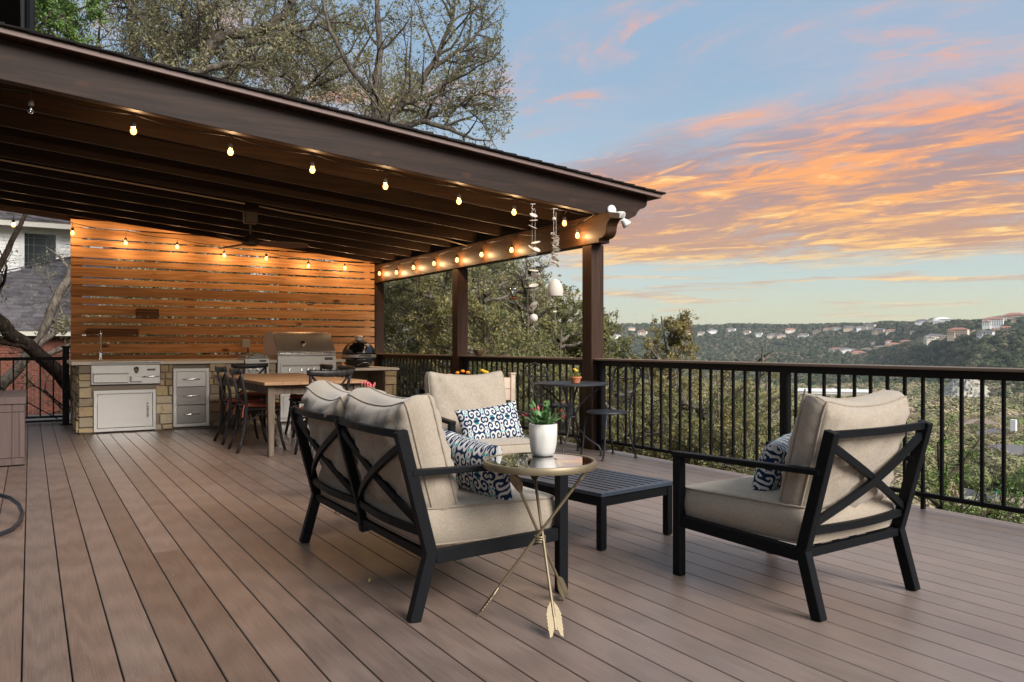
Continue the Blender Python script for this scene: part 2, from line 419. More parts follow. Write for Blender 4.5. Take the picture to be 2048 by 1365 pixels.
# far wood: tone changes from tree to tree
def farwood(name, stops):
    m, n = mat(name)
    r = rnd(n); P = pos(n)
    lo = n.noise(P, .006, 3, .6)
    f = n.m('ADD', n.m('MULTIPLY', r, .82), n.m('MULTIPLY', n.ss(lo, .3, .7), .18))
    c = n.ramp(f, stops)
    c = mul(n, c, n.m('ADD', .7, n.m('MULTIPLY', n.noise(P, .9, 4, .7), .6)))
    finish(n, c, .95, spec=.1)
farwood('wood_valley', [(0, (0.119, 0.138, 0.061)), (.15, (0.294, 0.255, 0.135)), (.3, (0.392, 0.297, 0.203)), (.42, (0.210, 0.228, 0.095)), (.55, (0.336, 0.276, 0.162)), (.68, (0.168, 0.200, 0.081)), (.8, (0.378, 0.290, 0.209)), (.9, (0.280, 0.331, 0.108)), (1, (0.112, 0.138, 0.068))])
farwood('wood_ridge', [(0, (0.045, 0.062, 0.031)), (.35, (0.069, 0.090, 0.041)), (.6, (0.094, 0.110, 0.053)), (.78, (0.150, 0.138, 0.084)), (.9, (0.213, 0.174, 0.120)), (1, (0.075, 0.090, 0.048))])
m, n = mat('terrain_soil')
P = pos(n)
a = n.noise(P, .05, 6, .65); b = n.noise(P, 1.5, 5, .6)
c = n.mix(n.ss(a, .35, .65), (.060, .062, .034), (.15, .125, .080))
c = mul(n, c, n.m('ADD', .6, n.m('MULTIPLY', b, .8)))
finish(n, c, .95, 0, b, .5, .2, spec=.1)
m, n = mat('limestone_cliff')
P = pos(n)
a = n.noise(mapv(n, P, (.03, .03, .12)), 2.0, 7, .7)
sp = n.noise(P, .16, 3, .8)
c = n.mix(n.ss(a, .35, .7), (.30, .27, .21), (.50, .46, .38))
c = n.mix(n.ss(sp, .60, .63), c, (.07, .08, .04))
finish(n, c, .95, spec=.1)
# ================================================================ mesh helpers
class MB:
    def __init__(s): s.v = []; s.f = []; s.uv = None
    def add(s, vs, fs):
        o = len(s.v); s.v.extend([tuple(q) for q in vs]); s.f.extend([tuple(o + i for i in f) for f in fs]); return s
    def box(s, x0, x1, y0, y1, z0, z1, M=None, j=0.0):
        vs = [Vector((x, y, z)) for z in (z0, z1) for y in (y0, y1) for x in (x0, x1)]
        if j: vs = [q + Vector([random.uniform(-j, j) for _ in range(3)]) for q in vs]
        if M: vs = [M @ q for q in vs]
        return s.add(vs, [(0, 2, 3, 1), (4, 5, 7, 6), (0, 1, 5, 4), (2, 6, 7, 3), (0, 4, 6, 2), (1, 3, 7, 5)])
    def bar(s, p, q, wd, ht, up=(0, 0, 1), ext=0.0):
        """rectangular bar from p to q: wd across, ht along 'up'"""
        p = Vector(p); q = Vector(q); d = (q - p).normalized(); p = p - d * ext; q = q + d * ext
        sd_ = d.cross(Vector(up))
        if sd_.length < 1e-4: sd_ = d.cross(Vector((1, 0, 0)))
        sd_.normalize(); u = sd_.cross(d).normalized()
        a = sd_ * wd / 2; b = u * ht / 2
        vs = [p - a - b, p + a - b, p + a + b, p - a + b, q - a - b, q + a - b, q + a + b, q - a + b]
        return s.add(vs, [(0, 1, 2, 3), (7, 6, 5, 4), (0, 4, 5, 1), (1, 5, 6, 2), (2, 6, 7, 3), (3, 7, 4, 0)])
    def tube(s, pts, r, n=8, cap=True):
        pts = [Vector(p) for p in pts]; N = len(pts)
        rs = r if isinstance(r, (list, tuple)) else [r] * N
        t0 = (pts[1] - pts[0]).normalized()
        a = t0.orthogonal().normalized(); o = len(s.v)
        for i, p in enumerate(pts):
            t = (pts[min(i + 1, N - 1)] - pts[max(i - 1, 0)])
            t = t.normalized() if t.length > 1e-9 else t0
            a = (a - t * a.dot(t)); a = a.normalized() if a.length > 1e-6 else t.orthogonal().normalized()
            b = t.cross(a)
            for k in range(n):
                an = 2 * PI * k / n
                s.v.append(tuple(p + (a * math.cos(an) + b * math.sin(an)) * rs[i]))
        for i in range(N - 1):
            for k in range(n):
                k2 = (k + 1) % n
                s.f.append((o + i * n + k, o + i * n + k2, o + (i + 1) * n + k2, o + (i + 1) * n + k))
        if cap:
            s.f.append(tuple(o + k for k in reversed(range(n)))); s.f.append(tuple(o + (N - 1) * n + k for k in range(n)))
        return s
    def lathe(s, prof, n=24, c=(0, 0, 0), M=None):
        o = len(s.v); c = Vector(c)
        for r_, z in prof:
            for k in range(n):
                a = 2 * PI * k / n
                q = Vector((r_ * math.cos(a), r_ * math.sin(a), z))
                if M: q = M @ q
                s.v.append(tuple(q + c))
        for i in range(len(prof) - 1):
            for k in range(n):
                k2 = (k + 1) % n
                s.f.append((o + i * n + k, o + i * n + k2, o + (i + 1) * n + k2, o + (i + 1) * n + k))
        if prof[0][0] > 1e-5: s.f.append(tuple(o + k for k in reversed(range(n))))
        if prof[-1][0] > 1e-5: s.f.append(tuple(o + (len(prof) - 1) * n + k for k in range(n)))
        return s
    def prism(s, poly, lo, hi, axis='y'):
        """polygon in the plane across 'axis', extruded from lo to hi"""
        def P_(a, b, h): return (a, h, b) if axis == 'y' else ((h, a, b) if axis == 'x' else (a, b, h))
        n = len(poly); o = len(s.v)
        s.v += [P_(a, b, lo) for a, b in poly] + [P_(a, b, hi) for a, b in poly]
        s.f += [tuple(o + i for i in range(n)), tuple(o + n + i for i in reversed(range(n)))]
        s.f += [(o + i, o + n + i, o + n + (i + 1) % n, o + (i + 1) % n) for i in range(n)]
        return s
    def sphere(s, c, rx, ry=None, rz=None, n=12, m=8, M=None):
        ry = ry or rx; rz = rz or rx
        prof = [(math.sin(PI * i / m), -math.cos(PI * i / m)) for i in range(m + 1)]
        S_ = Matrix.Diagonal((rx, ry, rz)); MM = (M @ S_.to_4x4()) if M else S_.to_4x4()
        return s.lathe([(max(a, 1e-6), b) for a, b in prof], n, c, MM.to_3x3())
    def build(s, name, material, parent=None, smooth=False, bevel=0.0, seg=1, angle=40):
        me = bpy.data.meshes.new(name); me.from_pydata(s.v, [], s.f); me.validate()
        bmm = bmesh.new(); bmm.from_mesh(me); bmesh.ops.recalc_face_normals(bmm, faces=bmm.faces)
        if bevel:
            es = [e for e in bmm.edges if len(e.link_faces) == 2 and e.calc_face_angle(0) > R(30)]
            bmesh.ops.bevel(bmm, geom=es, offset=bevel, segments=seg, affect='EDGES', clamp_overlap=True)
        bmm.to_mesh(me); bmm.free()
        if smooth:
            me.polygons.foreach_set('use_smooth', [True] * len(me.polygons))
            if smooth != 'all': me.set_sharp_from_angle(angle=R(angle))
        return link(name, me, material, parent)
def link(name, me, material=None, parent=None, kind=None):
    if material is not None:
        me.materials.clear(); me.materials.append(MATS[material])
    o = bpy.data.objects.new(name, me); COL.objects.link(o)
    if parent is not None: o.parent = parent
    if kind: o['kind'] = kind
    return o
def tag(o, label=None, cat=None, group=None, kind=None):
    for k, v in (('label', label), ('category', cat), ('group', group), ('kind', kind)):
        if v: o[k] = v
    return o
def thing(name, label, cat, loc=(0, 0, 0), rz=0.0, group=None):
    o = bpy.data.objects.new(name, None); COL.objects.link(o)
    o.location = loc; o.rotation_euler = (0, 0, rz); o.empty_display_size = .1
    return tag(o, label, cat, group)
KIDS = {}
def copy_tree(o, parent=None):
    c = o.copy(); COL.objects.link(c)
    if parent is not None:
        c.parent = parent
    for ch in list(o.children): copy_tree(ch, c)
    return c
def dup(root, loc, rz, label, group=None):
    r = copy_tree(root); r.location = loc; r.rotation_euler = (0, 0, rz); r['label'] = label
    if group: r['group'] = group
    return r
def numpy_mesh(name, V, F, material, parent=None, kind=None, smooth=False):
    """V (n,3), F (m,k) all faces of the same size"""
    me = bpy.data.meshes.new(name); k = F.shape[1]
    me.vertices.add(len(V)); me.vertices.foreach_set('co', np.ascontiguousarray(V, np.float32).ravel())
    me.loops.add(F.size); me.loops.foreach_set('vertex_index', np.ascontiguousarray(F, np.int32).ravel())
    me.polygons.add(len(F)); me.polygons.foreach_set('loop_start', np.arange(0, F.size, k, dtype=np.int32))
    me.polygons.foreach_set('loop_total', np.full(len(F), k, np.int32))
    if smooth: me.polygons.foreach_set('use_smooth', np.ones(len(F), bool))
    me.update(calc_edges=True)
    return link(name, me, material, parent, kind)
def text_obj(name, body, size, loc, rot, material, parent, depth=.0006):
    cu = bpy.data.curves.new(name, 'FONT'); cu.body = body; cu.size = size; cu.extrude = depth; cu.align_x = 'CENTER'; cu.align_y = 'CENTER'
    cu.materials.append(MATS[material])
    tmp = bpy.data.objects.new(name, cu); COL.objects.link(tmp)
    me = bpy.data.meshes.new_from_object(tmp); bpy.data.objects.remove(tmp)
    o = bpy.data.objects.new(name, me); COL.objects.link(o); o.location = loc; o.rotation_euler = rot; o.parent = parent
    return o

# ---------------------------------------------------------------- soft cushions
def cushion_mesh(w_, h_, rim, bulge, nx=22, ny=22, corner=.035, seed=0, wrinkle=.006, droop=0.0, ears=0.0, pinch=0.0, gus=.16):
    """boxed cushion lying in XZ, thickness along Y; two seams with piping; returns (body, piping) builders"""
    rg = random.Random(seed); ph = [rg.uniform(0, 6.28) for _ in range(8)]
    def edge_shape(u, v):
        # rounded-rectangle outline with slightly pulled-in sides and pulled-out corners
        x = u * w_ / 2; z = v * h_ / 2
        x *= 1 - pinch * (1 - v * v); z *= 1 - pinch * (1 - u * u)
        k = abs(u) ** 8 * abs(v) ** 8
        x -= math.copysign(corner * k * .55, u); z -= math.copysign(corner * k * .55, v)
        if v > 0: z += ears * (abs(u) ** 3) * v * v - droop * (1 - u * u) * v * v
        return x, z
    def thick(u, v):
        a = max(0, (1 - abs(u) ** 3.0)) * max(0, (1 - abs(v) ** 3.0))
        b = bulge * a ** .5
        e = max(abs(u), abs(v))
        wr = wrinkle * (math.sin(9 * u + 5 * v + ph[0]) * .4 + math.sin(17 * u - 11 * v + ph[1]) * .3 + math.sin(23 * v + 7 * u + ph[2]) * .25
                        + 2.6 * math.sin(22 * u + ph[3] + 5 * v) * max(0, abs(v) - .45) + 2.2 * math.sin(21 * v + ph[4] + 3 * u) * max(0, abs(u) - .5))
        return rim / 2 + b + wr * (1 - e ** 6)
    B = MB(); Pp = MB()
    for side in (1, -1):
        o = len(B.v)
        for j in range(ny + 1):
            for i in range(nx + 1):
                u = math.sin(PI / 2 * (2 * i / nx - 1) * .999); v = math.sin(PI / 2 * (2 * j / ny - 1) * .999)
                x, z = edge_shape(u, v); B.v.append((x, side * thick(u, v), z))
        for j in range(ny):
            for i in range(nx):
                a = o + j * (nx + 1) + i
                q = (a, a + 1, a + nx + 2, a + nx + 1)
                B.f.append(q if side == -1 else q[::-1])
    # rim
    ring = [(i, 0) for i in range(nx)] + [(nx, j) for j in range(ny)] + [(i, ny) for i in range(nx, 0, -1)] + [(0, j) for j in range(ny, 0, -1)]
    o2 = (nx + 1) * (ny + 1); n = len(ring)
    rings = [[j * (nx + 1) + i for i, j in ring]]
    for t_ in (.12, .3, .5, .7, .88):
        row = []
        for (i, j) in ring:
            a = Vector(B.v[j * (nx + 1) + i]); b = Vector(B.v[o2 + j * (nx + 1) + i]); c = a.lerp(b, t_)
            k_ = ring.index((i, j)) if False else (i * 7 + j * 13)
            d = Vector((c.x, 0, c.z)).normalized() * (rim * gus * math.sin(PI * t_) + wrinkle * .35 * math.sin(k_ * 1.7 + ph[5] + t_ * 4) * math.sin(PI * t_))
            row.append(len(B.v)); B.v.append(tuple(c + d))
        rings.append(row)
    rings.append([o2 + j * (nx + 1) + i for i, j in ring])
    for ra, rb in zip(rings[:-1], rings[1:]):
        for k in range(n):
            k2 = (k + 1) % n; B.f.append((ra[k], ra[k2], rb[k2], rb[k]))
    if rim > .03:
        for s_, off in ((1, 0), (-1, o2)):
            pts = [Vector(B.v[off + j * (nx + 1) + i]) for i, j in ring]
            pts = [p + Vector((p.x, 0, p.z)).normalized() * .002 for p in pts]
            pts.append(pts[0]); Pp.tube(pts, .0045, 6, cap=False)
    return B, Pp
def put_uv(o, w_, h_):
    me = o.data; uvl = me.uv_layers.new(name='uv')
    for l in me.loops:
        co = me.vertices[l.vertex_index].co
        uvl.data[l.index].uv = (co.x / w_ + .5, co.z / h_ * (h_ / w_) + .5)
def cushion(name, parent, M, **k):
    B, Pp = cushion_mesh(**k)
    o = B.build(name, 'linen_beige', parent, smooth='all'); o.matrix_local = M
    p = Pp.build('piping', 'piping_beige', o, smooth='all')
    return o
def throw_pillow(label, M, seed=0, w_=.46, h_=.28, group=None):
    B, _ = cushion_mesh(w_, h_, .012, .065, 20, 16, corner=.0, seed=seed, wrinkle=.006, pinch=.07, ears=.01)
    o = B.build('throw_pillow', 'scroll_print', None, smooth='all'); put_uv(o, w_, h_)
    o.matrix_world = M
    return tag(o, label, 'pillow', group)

# ---------------------------------------------------------------- trees
def frusta(P0, P1, R0, R1, n):
    d = P1 - P0; L = np.linalg.norm(d, axis=1, keepdims=True) + 1e-9; d = d / L
    ref = np.where(np.abs(d[:, 2:3]) < .9, np.array([[0, 0, 1.]]), np.array([[1., 0, 0]]))
    a = np.cross(d, ref); a /= np.linalg.norm(a, axis=1, keepdims=True); b = np.cross(d, a)
    an = np.arange(n) * 2 * PI / n
    c, s_ = np.cos(an)[None, :, None], np.sin(an)[None, :, None]
    ringv = a[:, None, :] * c + b[:, None, :] * s_
    A = P0[:, None, :] - d[:, None, :] * (R0[:, None, None] * .25) + ringv * R0[:, None, None]
    B = P1[:, None, :] + d[:, None, :] * (R1[:, None, None] * .25) + ringv * R1[:, None, None]
    V = np.concatenate([A, B], 1).reshape(-1, 3)
    k = np.arange(n); k2 = (k + 1) % n
    q = np.stack([k, k2, k2 + n, k + n], 1)[None] + (np.arange(len(P0)) * 2 * n)[:, None, None]
    return V, q.reshape(-1, 4)
def unit(v): return v / (np.linalg.norm(v, axis=-1, keepdims=True) + 1e-9)
def grow(rng, limbs, levels, leaf_n, leaf_s, leaf_spread, droop=0.0, density=1.0, keep=None):
    """limbs: list of (points, radii). levels: (children per metre, length, wander, radius, up, steps). Returns bark and leaf arrays."""
    segs = []
    for pts, rad in limbs:
        pts = np.array(pts, float); rad = np.array(rad, float)
        # resample with a little wander
        T = np.linspace(0, len(pts) - 1, (len(pts) - 1) * 5 + 1)
        Q = np.stack([np.interp(T, np.arange(len(pts)), pts[:, i]) for i in range(3)], 1)
        rr = np.interp(T, np.arange(len(pts)), rad)
        nz = rng.normal(0, 1, Q.shape); nz = np.cumsum(nz, 0); nz -= np.linspace(0, 1, len(Q))[:, None] * nz[-1]
        Q = Q + nz * rr[:, None] * .22
        segs.append((Q[:-1], Q[1:], rr[:-1], rr[1:]))
    P0, P1, R0, R1 = [np.concatenate([s_[i] for s_ in segs]) for i in range(4)]
    bark = [(P0, P1, R0, R1, 9)]
    ends = []
    for li, (per_m, length, wander, rad, up, steps) in enumerate(levels):
        L = np.linalg.norm(P1 - P0, axis=1)
        cnt = rng.poisson(L * per_m * density)
        idx = np.repeat(np.arange(len(P0)), cnt)
        if len(idx) == 0: break
        t = rng.random(len(idx))[:, None]
        st = P0[idx] * (1 - t) + P1[idx] * t
        pd = unit(P1[idx] - P0[idx])
        side = rng.normal(0, 1, (len(idx), 3)); side -= pd * (side * pd).sum(1, keepdims=True); side = unit(side)
        d = unit(pd * .55 + side * .9 + np.array([0, 0, up]))
        ln = length * rng.uniform(.45, 1.25, len(idx)) / steps
        r0 = np.minimum(rad * rng.uniform(.7, 1.2, len(idx)), np.maximum(R0[idx] * .7, .002))
        np0, np1, nr0, nr1 = [], [], [], []
        p = st
        for k in range(steps):
            d = unit(d + rng.normal(0, wander, d.shape) + np.array([0, 0, up * .25 - droop]))
            q = p + d * ln[:, None]
            ra = r0 * (1 - .75 * k / steps); rb = r0 * (1 - .75 * (k + 1) / steps)
            np0.append(p); np1.append(q); nr0.append(ra); nr1.append(rb); p = q
        P0, P1, R0, R1 = [np.concatenate(z) for z in (np0, np1, nr0, nr1)]
        if keep is not None:
            kk = keep(P1); P0, P1, R0, R1 = P0[kk], P1[kk], R0[kk], R1[kk]
        bark.append((P0, P1, R0, R1, (6, 5, 4, 3)[min(li, 3)] if li < 3 else 3))
    # leaves along the last level
    n = rng.poisson(leaf_n, len(P0)); idx = np.repeat(np.arange(len(P0)), n)
    t = rng.random(len(idx))[:, None]
    c = P0[idx] * (1 - t) + P1[idx] * t + rng.normal(0, leaf_spread, (len(idx), 3))
    s_ = leaf_s * rng.uniform(.6, 1.35, len(idx))[:, None]
    a = unit(rng.normal(0, 1, (len(idx), 3)) + np.array([0, 0, .3])); b = unit(np.cross(a, rng.normal(0, 1, a.shape)))
    LV = np.stack([c - a * s_, c + b * s_ * .42, c + a * s_, c - b * s_ * .42], 1).reshape(-1, 3)
    LF = np.arange(len(LV)).reshape(-1, 4)
    return bark, LV, LF
def make_tree(name, label, cat, base, limbs, levels, leafmat, barkmat='bark_grey', leaf_n=3.0, leaf_s=.03, leaf_spread=.04, seed=1, group=None, droop=0.0, density=1.0, keep=None):
    rng = np.random.default_rng(seed)
    bark, LV, LF = grow(rng, limbs, levels, leaf_n, leaf_s, leaf_spread, droop, density, keep)
    base = np.array(base, float)
    t = thing(name, label, cat, tuple(base), 0, group)
    VV, FF, o = [], [], 0
    for b in bark:
        V, F = frusta(*b); VV.append(V - base); FF.append(F + o); o += len(V)
    numpy_mesh('trunk', np.concatenate(VV), np.concatenate(FF), barkmat, t, smooth=True)
    numpy_mesh('crown', LV - base, LF, leafmat, t, kind='stuff')
    return t
# ================================================================ ground and valley
def sstep(x, a, b):
    t = np.clip((x - a) / (b - a), 0, 1); return t * t * (3 - 2 * t)
_A = [-180, 25, 38, 50, 56, 62, 68, 180]
def ground_z(x, y):
    x = np.asarray(x, float); y = np.asarray(y, float)
    r = np.hypot(x, y); a = np.degrees(np.arctan2(x, y))
    v = np.interp(r, [0, 6, 9, 14, 30, 80, 150, 400, 900], [-2.2, -2.4, -3.0, -5.2, -11, -20, -26.5, -36, -60])
    up = -1.5 - r * .012
    k = sstep(a, 14, 40) * (1 - sstep(a, 105, 140))
    z = up * (1 - k) + v * k
    rb = np.interp(a, _A, [2000, 2000, 2000, 1950, 1700, 1080, 950, 950])
    st = np.interp(a, _A, [-.012, -.012, -.012, -.012, -.010, .009, .014, .014]); rs = rb + 400
    ct = np.interp(a, _A, [.0225, .0225, .0225, .0215, .0215, .0220, .031, .031]); rc = rb + 1100
    zs = 1.1 + rs * st; zc = 1.1 + rc * ct
    t1 = sstep(r, rb, rs); t2 = sstep(r, rs + 120, rc)
    zr = -60 + (zs + 60) * t1; zr = zr + (zc - zs) * t2
    z = np.where(r > rb, zr, z)
    bump = np.sin(x * .013 + 1) * np.cos(y * .011) * 5 + np.sin(x * .031 + y * .023) * 2.2
    z = z + bump * np.clip((r - 500) / 600, 0, 1)
    z = z + np.sin(x * .35) * np.cos(y * .31) * .25 * np.clip((r - 9) / 20, 0, 1)
    return z
azs = np.radians(np.concatenate([np.arange(-180, 20, 5), np.arange(20, 84, .5), np.arange(84, 180, 4)]))
rads = np.concatenate([[0, 3, 5.5, 7, 9, 11, 13, 16, 20, 25], np.geomspace(32, 900, 46), np.arange(930, 3300, 22), [3600, 4200, 5200, 6500]])
AA, RR = np.meshgrid(azs, rads, indexing='ij')
X = RR * np.sin(AA); Y = RR * np.cos(AA); Z = ground_z(X, Y)
Z[:, -3:] = Z[:, -4:-3] - np.array([60, 120, 200])
na, nr = X.shape
V = np.stack([X, Y, Z], -1).reshape(-1, 3)
I, J = np.meshgrid(np.arange(na), np.arange(nr - 1), indexing='ij'); I2 = (I + 1) % na
F = np.stack([I * nr + J, I2 * nr + J, I2 * nr + J + 1, I * nr + J + 1], -1).reshape(-1, 4)
numpy_mesh('terrain', V, F, 'terrain_soil', None, 'structure', True)

def polar(r, a): return r * math.sin(R(a)), r * math.cos(R(a))

# limestone quarry face on the right-hand slope
rng = np.random.default_rng(3)
n1, n2 = 46, 14
cv = []
for i in range(n1):
    a_ = 60.1 + 3.0 * i / (n1 - 1)
    for j in range(n2):
        t = j / (n2 - 1)
        h = (1 - abs(2 * i / (n1 - 1) - 1.05) ** 2.2) * .9 + .1
        r_ = 985 + 55 * t
        x, y = polar(r_, a_)
        cv.append((x + rng.normal(0, 1.2), y + rng.normal(0, 1.2), -61.5 + t * 27 * max(h, .05) + rng.normal(0, .8)))
ii, jj = np.meshgrid(np.arange(n1 - 1), np.arange(n2 - 1), indexing='ij')
FF = np.stack([ii * n2 + jj, (ii + 1) * n2 + jj, (ii + 1) * n2 + jj + 1, ii * n2 + jj + 1], -1).reshape(-1, 4)
o = numpy_mesh('cliff', np.array(cv), FF, 'limestone_cliff', None, 'structure', True)

# street below the deck, near the right edge of the view
def strip(name, path, wd, material, dz=.15):
    vs, fs = [], []
    for i, (x, y) in enumerate(path):
        p = Vector(path[min(i + 1, len(path) - 1)]) - Vector(path[max(i - 1, 0)])
        nrm = Vector((-p.y, p.x)).normalized() * wd / 2
        for s_ in (-1, 1):
            qx, qy = x + nrm.x * s_, y + nrm.y * s_
            vs.append((qx, qy, float(ground_z(x, y)) + dz))
    for i in range(len(path) - 1): fs.append((2 * i, 2 * i + 1, 2 * i + 3, 2 * i + 2))
    m_ = MB(); m_.add(vs, fs); o_ = m_.build(name, material); o_['kind'] = 'structure'; return o_
p0 = [polar(*q) for q in ((175, 60.6), (168, 61.6), (163, 62.6), (160, 63.6), (160, 64.8), (162, 66.5), (166, 69), (172, 72))]
strip('street', p0, 7.5, 'asphalt_street', .6)
p0 = [polar(*q) for q in ((166, 61.0), (152, 61.9), (143, 62.6), (138, 63.4), (136, 65), (136, 67.5))]
strip('driveway', p0, 6.0, 'drive_pale', .55)

# ---- far wood as instanced crowns (nobody could count these)
def crown_proto(name, seed, material, n=220, squash=.8, fs=1.0):
    rg = np.random.default_rng(seed)
    d = unit(rg.normal(0, 1, (n, 3))); d[:, 2] = np.abs(d[:, 2]) * 1.15 - .15
    lob = 1 + .22 * np.sin(d[:, 0] * 5 + seed) * np.cos(d[:, 1] * 4 + seed * 2) + .12 * np.sin(d[:, 2] * 9)
    c = d * (lob * rg.uniform(.72, 1.0, n))[:, None] * np.array([1, 1, squash])
    s_ = rg.uniform(.07, .17, n)[:, None] * fs
    nn = unit(d + rg.normal(0, .32, d.shape)); a = unit(np.cross(nn, rg.normal(0, 1, nn.shape))); b = np.cross(nn, a)
    V = np.stack([c - a * s_, c + b * s_, c + a * s_, c - b * s_], 1).reshape(-1, 3)
    F = np.arange(len(V)).reshape(-1, 4)
    # solid core so that crowns do not read as lace from afar
    core = MB(); core.sphere((0, 0, 0), .80, .80, .80 * squash, 9, 6)
    cvx = np.array(core.v); cvx *= (1 + .12 * np.sin(cvx * 6 + seed).sum(1, keepdims=True) / 3)
    cf = [f if len(f) == 4 else f for f in core.f if len(f) == 4]
    V2 = np.concatenate([V, cvx]); F2 = np.concatenate([F, np.array(cf) + len(V)])
    me = bpy.data.meshes.new(name)
    me.from_pydata(V2.tolist(), [], F2.tolist()); me.materials.append(MATS[material])
    return bpy.data.objects.new(name, me)
def scatter(name, pts, scl, protos, label=None, cat=None):
    me = bpy.data.meshes.new(name); me.from_pydata([tuple(p) for p in pts], [], [])
    at = me.attributes.new('scl', 'FLOAT', 'POINT'); at.data.foreach_set('value', np.asarray(scl, np.float32))
    o_ = bpy.data.objects.new(name, me); COL.objects.link(o_)
    col_ = bpy.data.collections.new(name + '_kinds')
    for p in protos: col_.objects.link(p)
    g = bpy.data.node_groups.new(name, 'GeometryNodeTree')
    g.interface.new_socket('Geometry', in_out='INPUT', socket_type='NodeSocketGeometry')
    g.interface.new_socket('Geometry', in_out='OUTPUT', socket_type='NodeSocketGeometry')
    N, Lk = g.nodes, g.links
    gi = N.new('NodeGroupInput'); go = N.new('NodeGroupOutput')
    ci = N.new('GeometryNodeCollectionInfo'); ci.inputs['Collection'].default_value = col_; ci.inputs['Separate Children'].default_value = True
    ip = N.new('GeometryNodeInstanceOnPoints'); ip.inputs['Pick Instance'].default_value = True
    rv = N.new('FunctionNodeRandomValue'); rv.data_type = 'FLOAT_VECTOR'; rv.inputs[0].default_value = (-.12, -.12, 0); rv.inputs[1].default_value = (.12, .12, 6.28)
    na_ = N.new('GeometryNodeInputNamedAttribute'); na_.data_type = 'FLOAT'; na_.inputs['Name'].default_value = 'scl'
    Lk.new(gi.outputs[0], ip.inputs['Points']); Lk.new(ci.outputs[0], ip.inputs['Instance']); Lk.new(rv.outputs[0], ip.inputs['Rotation'])
    Lk.new(na_.outputs[0], ip.inputs['Scale']); Lk.new(ip.outputs[0], go.inputs[0])
    md = o_.modifiers.new('scatter', 'NODES'); md.node_group = g
    o_['kind'] = 'stuff'
    if label: o_['label'] = label
    return o_
rng = np.random.default_rng(11)
def sector(n, r0, r1, a0, a1):
    r_ = np.sqrt(rng.uniform(r0 * r0, r1 * r1, n)); a_ = np.radians(rng.uniform(a0, a1, n))
    return r_ * np.sin(a_), r_ * np.cos(a_)
def keepout(x, y):
    r_ = np.hypot(x, y); a_ = np.degrees(np.arctan2(x, y))
    k = np.ones(len(x), bool)
    k &= ~((r_ > 132) & (r_ < 182) & (a_ > 60.4) & (a_ < 76))               # street and drive
    k &= ~((r_ > 960) & (r_ < 1080) & (a_ > 60.0) & (a_ < 63.2))             # quarry
    for (cr, ca, cw) in CLEAR: k &= ~((np.abs(r_ - cr) < cw) & (np.abs(a_ - ca) < np.degrees(cw / cr)))
    return k
CLEAR = [(1020, 54.0, 60), (1850, 52.5, 70), (350, 62.3, 10), (300, 64.2, 12), (225, 64.6, 12), (118, 64.8, 14), (420, 63.5, 9)]
# ================================================================ far houses
simple('stucco_white', (.85, .82, .77), .8, 0, .06, .5)
simple('stucco_tan', (.66, .52, .37), .8, 0, .06, .5)
simple('stucco_cream', (.78, .68, .54), .8, 0, .06, .5)
simple('roof_tile_red', (.36, .15, .10), .8, 0, .15, .5)
simple('roof_slate', (.15, .135, .135), .8, 0, .15, .5)
simple('roof_brown', (.22, .16, .12), .8, 0, .15, .5)
simple('far_glass', (.03, .035, .04), .2)
def far_house(r_, a_, wd, wall, roof, label, floors=2, group='houses on the far ridge', rot=0.0, dp=None, zoff=0.0, chimney=False, cat='house'):
    x_, y_ = polar(r_, a_); z_ = float(ground_z(x_, y_)) + zoff
    if r_ > 500: CLEAR.append((r_ - wd * .45, a_, wd * .48))
    t = thing('far_house', label, cat, (x_, y_, z_), -R(a_) + rot, group)
    dp = dp or wd * .6; h = 3.4 * floors
    m_ = MB(); m_.box(-wd / 2, wd / 2, -dp / 2, dp / 2, -9, h); m_.box(-wd * .5, -wd * .12, -dp / 2 - 3.5, -dp / 2, -9, h * .62)
    m_.build('wall', wall, t)
    q = MB(); e = 1.0; rh = wd * .12
    q.add([(-wd / 2 - e, -dp / 2 - e, h), (wd / 2 + e, -dp / 2 - e, h), (wd / 2 + e, dp / 2 + e, h), (-wd / 2 - e, dp / 2 + e, h), (-wd / 2 + dp * .5, 0, h + rh), (wd / 2 - dp * .5, 0, h + rh)],
          [(0, 1, 5, 4), (1, 2, 5), (2, 3, 4, 5), (3, 0, 4), (3, 2, 1, 0)])
    h2 = h * .62
    q.add([(-wd * .5 - e, -dp / 2 - 3.5 - e, h2), (-wd * .12 + e, -dp / 2 - 3.5 - e, h2), (-wd * .12 + e, -dp / 2, h2), (-wd * .5 - e, -dp / 2, h2), (-wd * .31, -dp / 2, h2 + wd * .09), (-wd * .31, -dp / 2 - 2.2, h2 + wd * .09)],
          [(0, 1, 5), (1, 2, 4, 5), (3, 0, 5, 4), (3, 2, 1, 0), (2, 3, 4)])
    q.build('roof', roof, t)
    nwin = max(3, int(wd / 3.6)); me_w = None
    for fl in range(floors):
        for i in range(nwin):
            xx = -wd / 2 + (i + .5) * wd / nwin
            inn = xx < -wd * .12
            if inn and h2 < fl * 3.4 + 2.6: continue
            yy = -dp / 2 - (3.5 if inn else 0)
            if me_w is None:
                ww = MB(); ww.box(-.75, .75, -.12, .05, 0, 1.7); wo_ = ww.build('window', 'far_glass', t); me_w = wo_.data
            else: wo_ = link('window', me_w, None, t)
            wo_.location = (xx, yy, fl * 3.4 + .9)
    if chimney:
        c_ = MB(); c_.box(wd * .18, wd * .18 + 1.5, -1, 1, h, h + rh + 3.2); c_.build('chimney', 'stucco_white', t)
    return t
crest = lambda a: float(np.interp(a, _A, [2000, 2000, 2000, 1950, 1700, 1080, 950, 950])) + 1000
def az_of(px): return math.degrees(math.atan((px - 1024) / 1567)) + 31.6
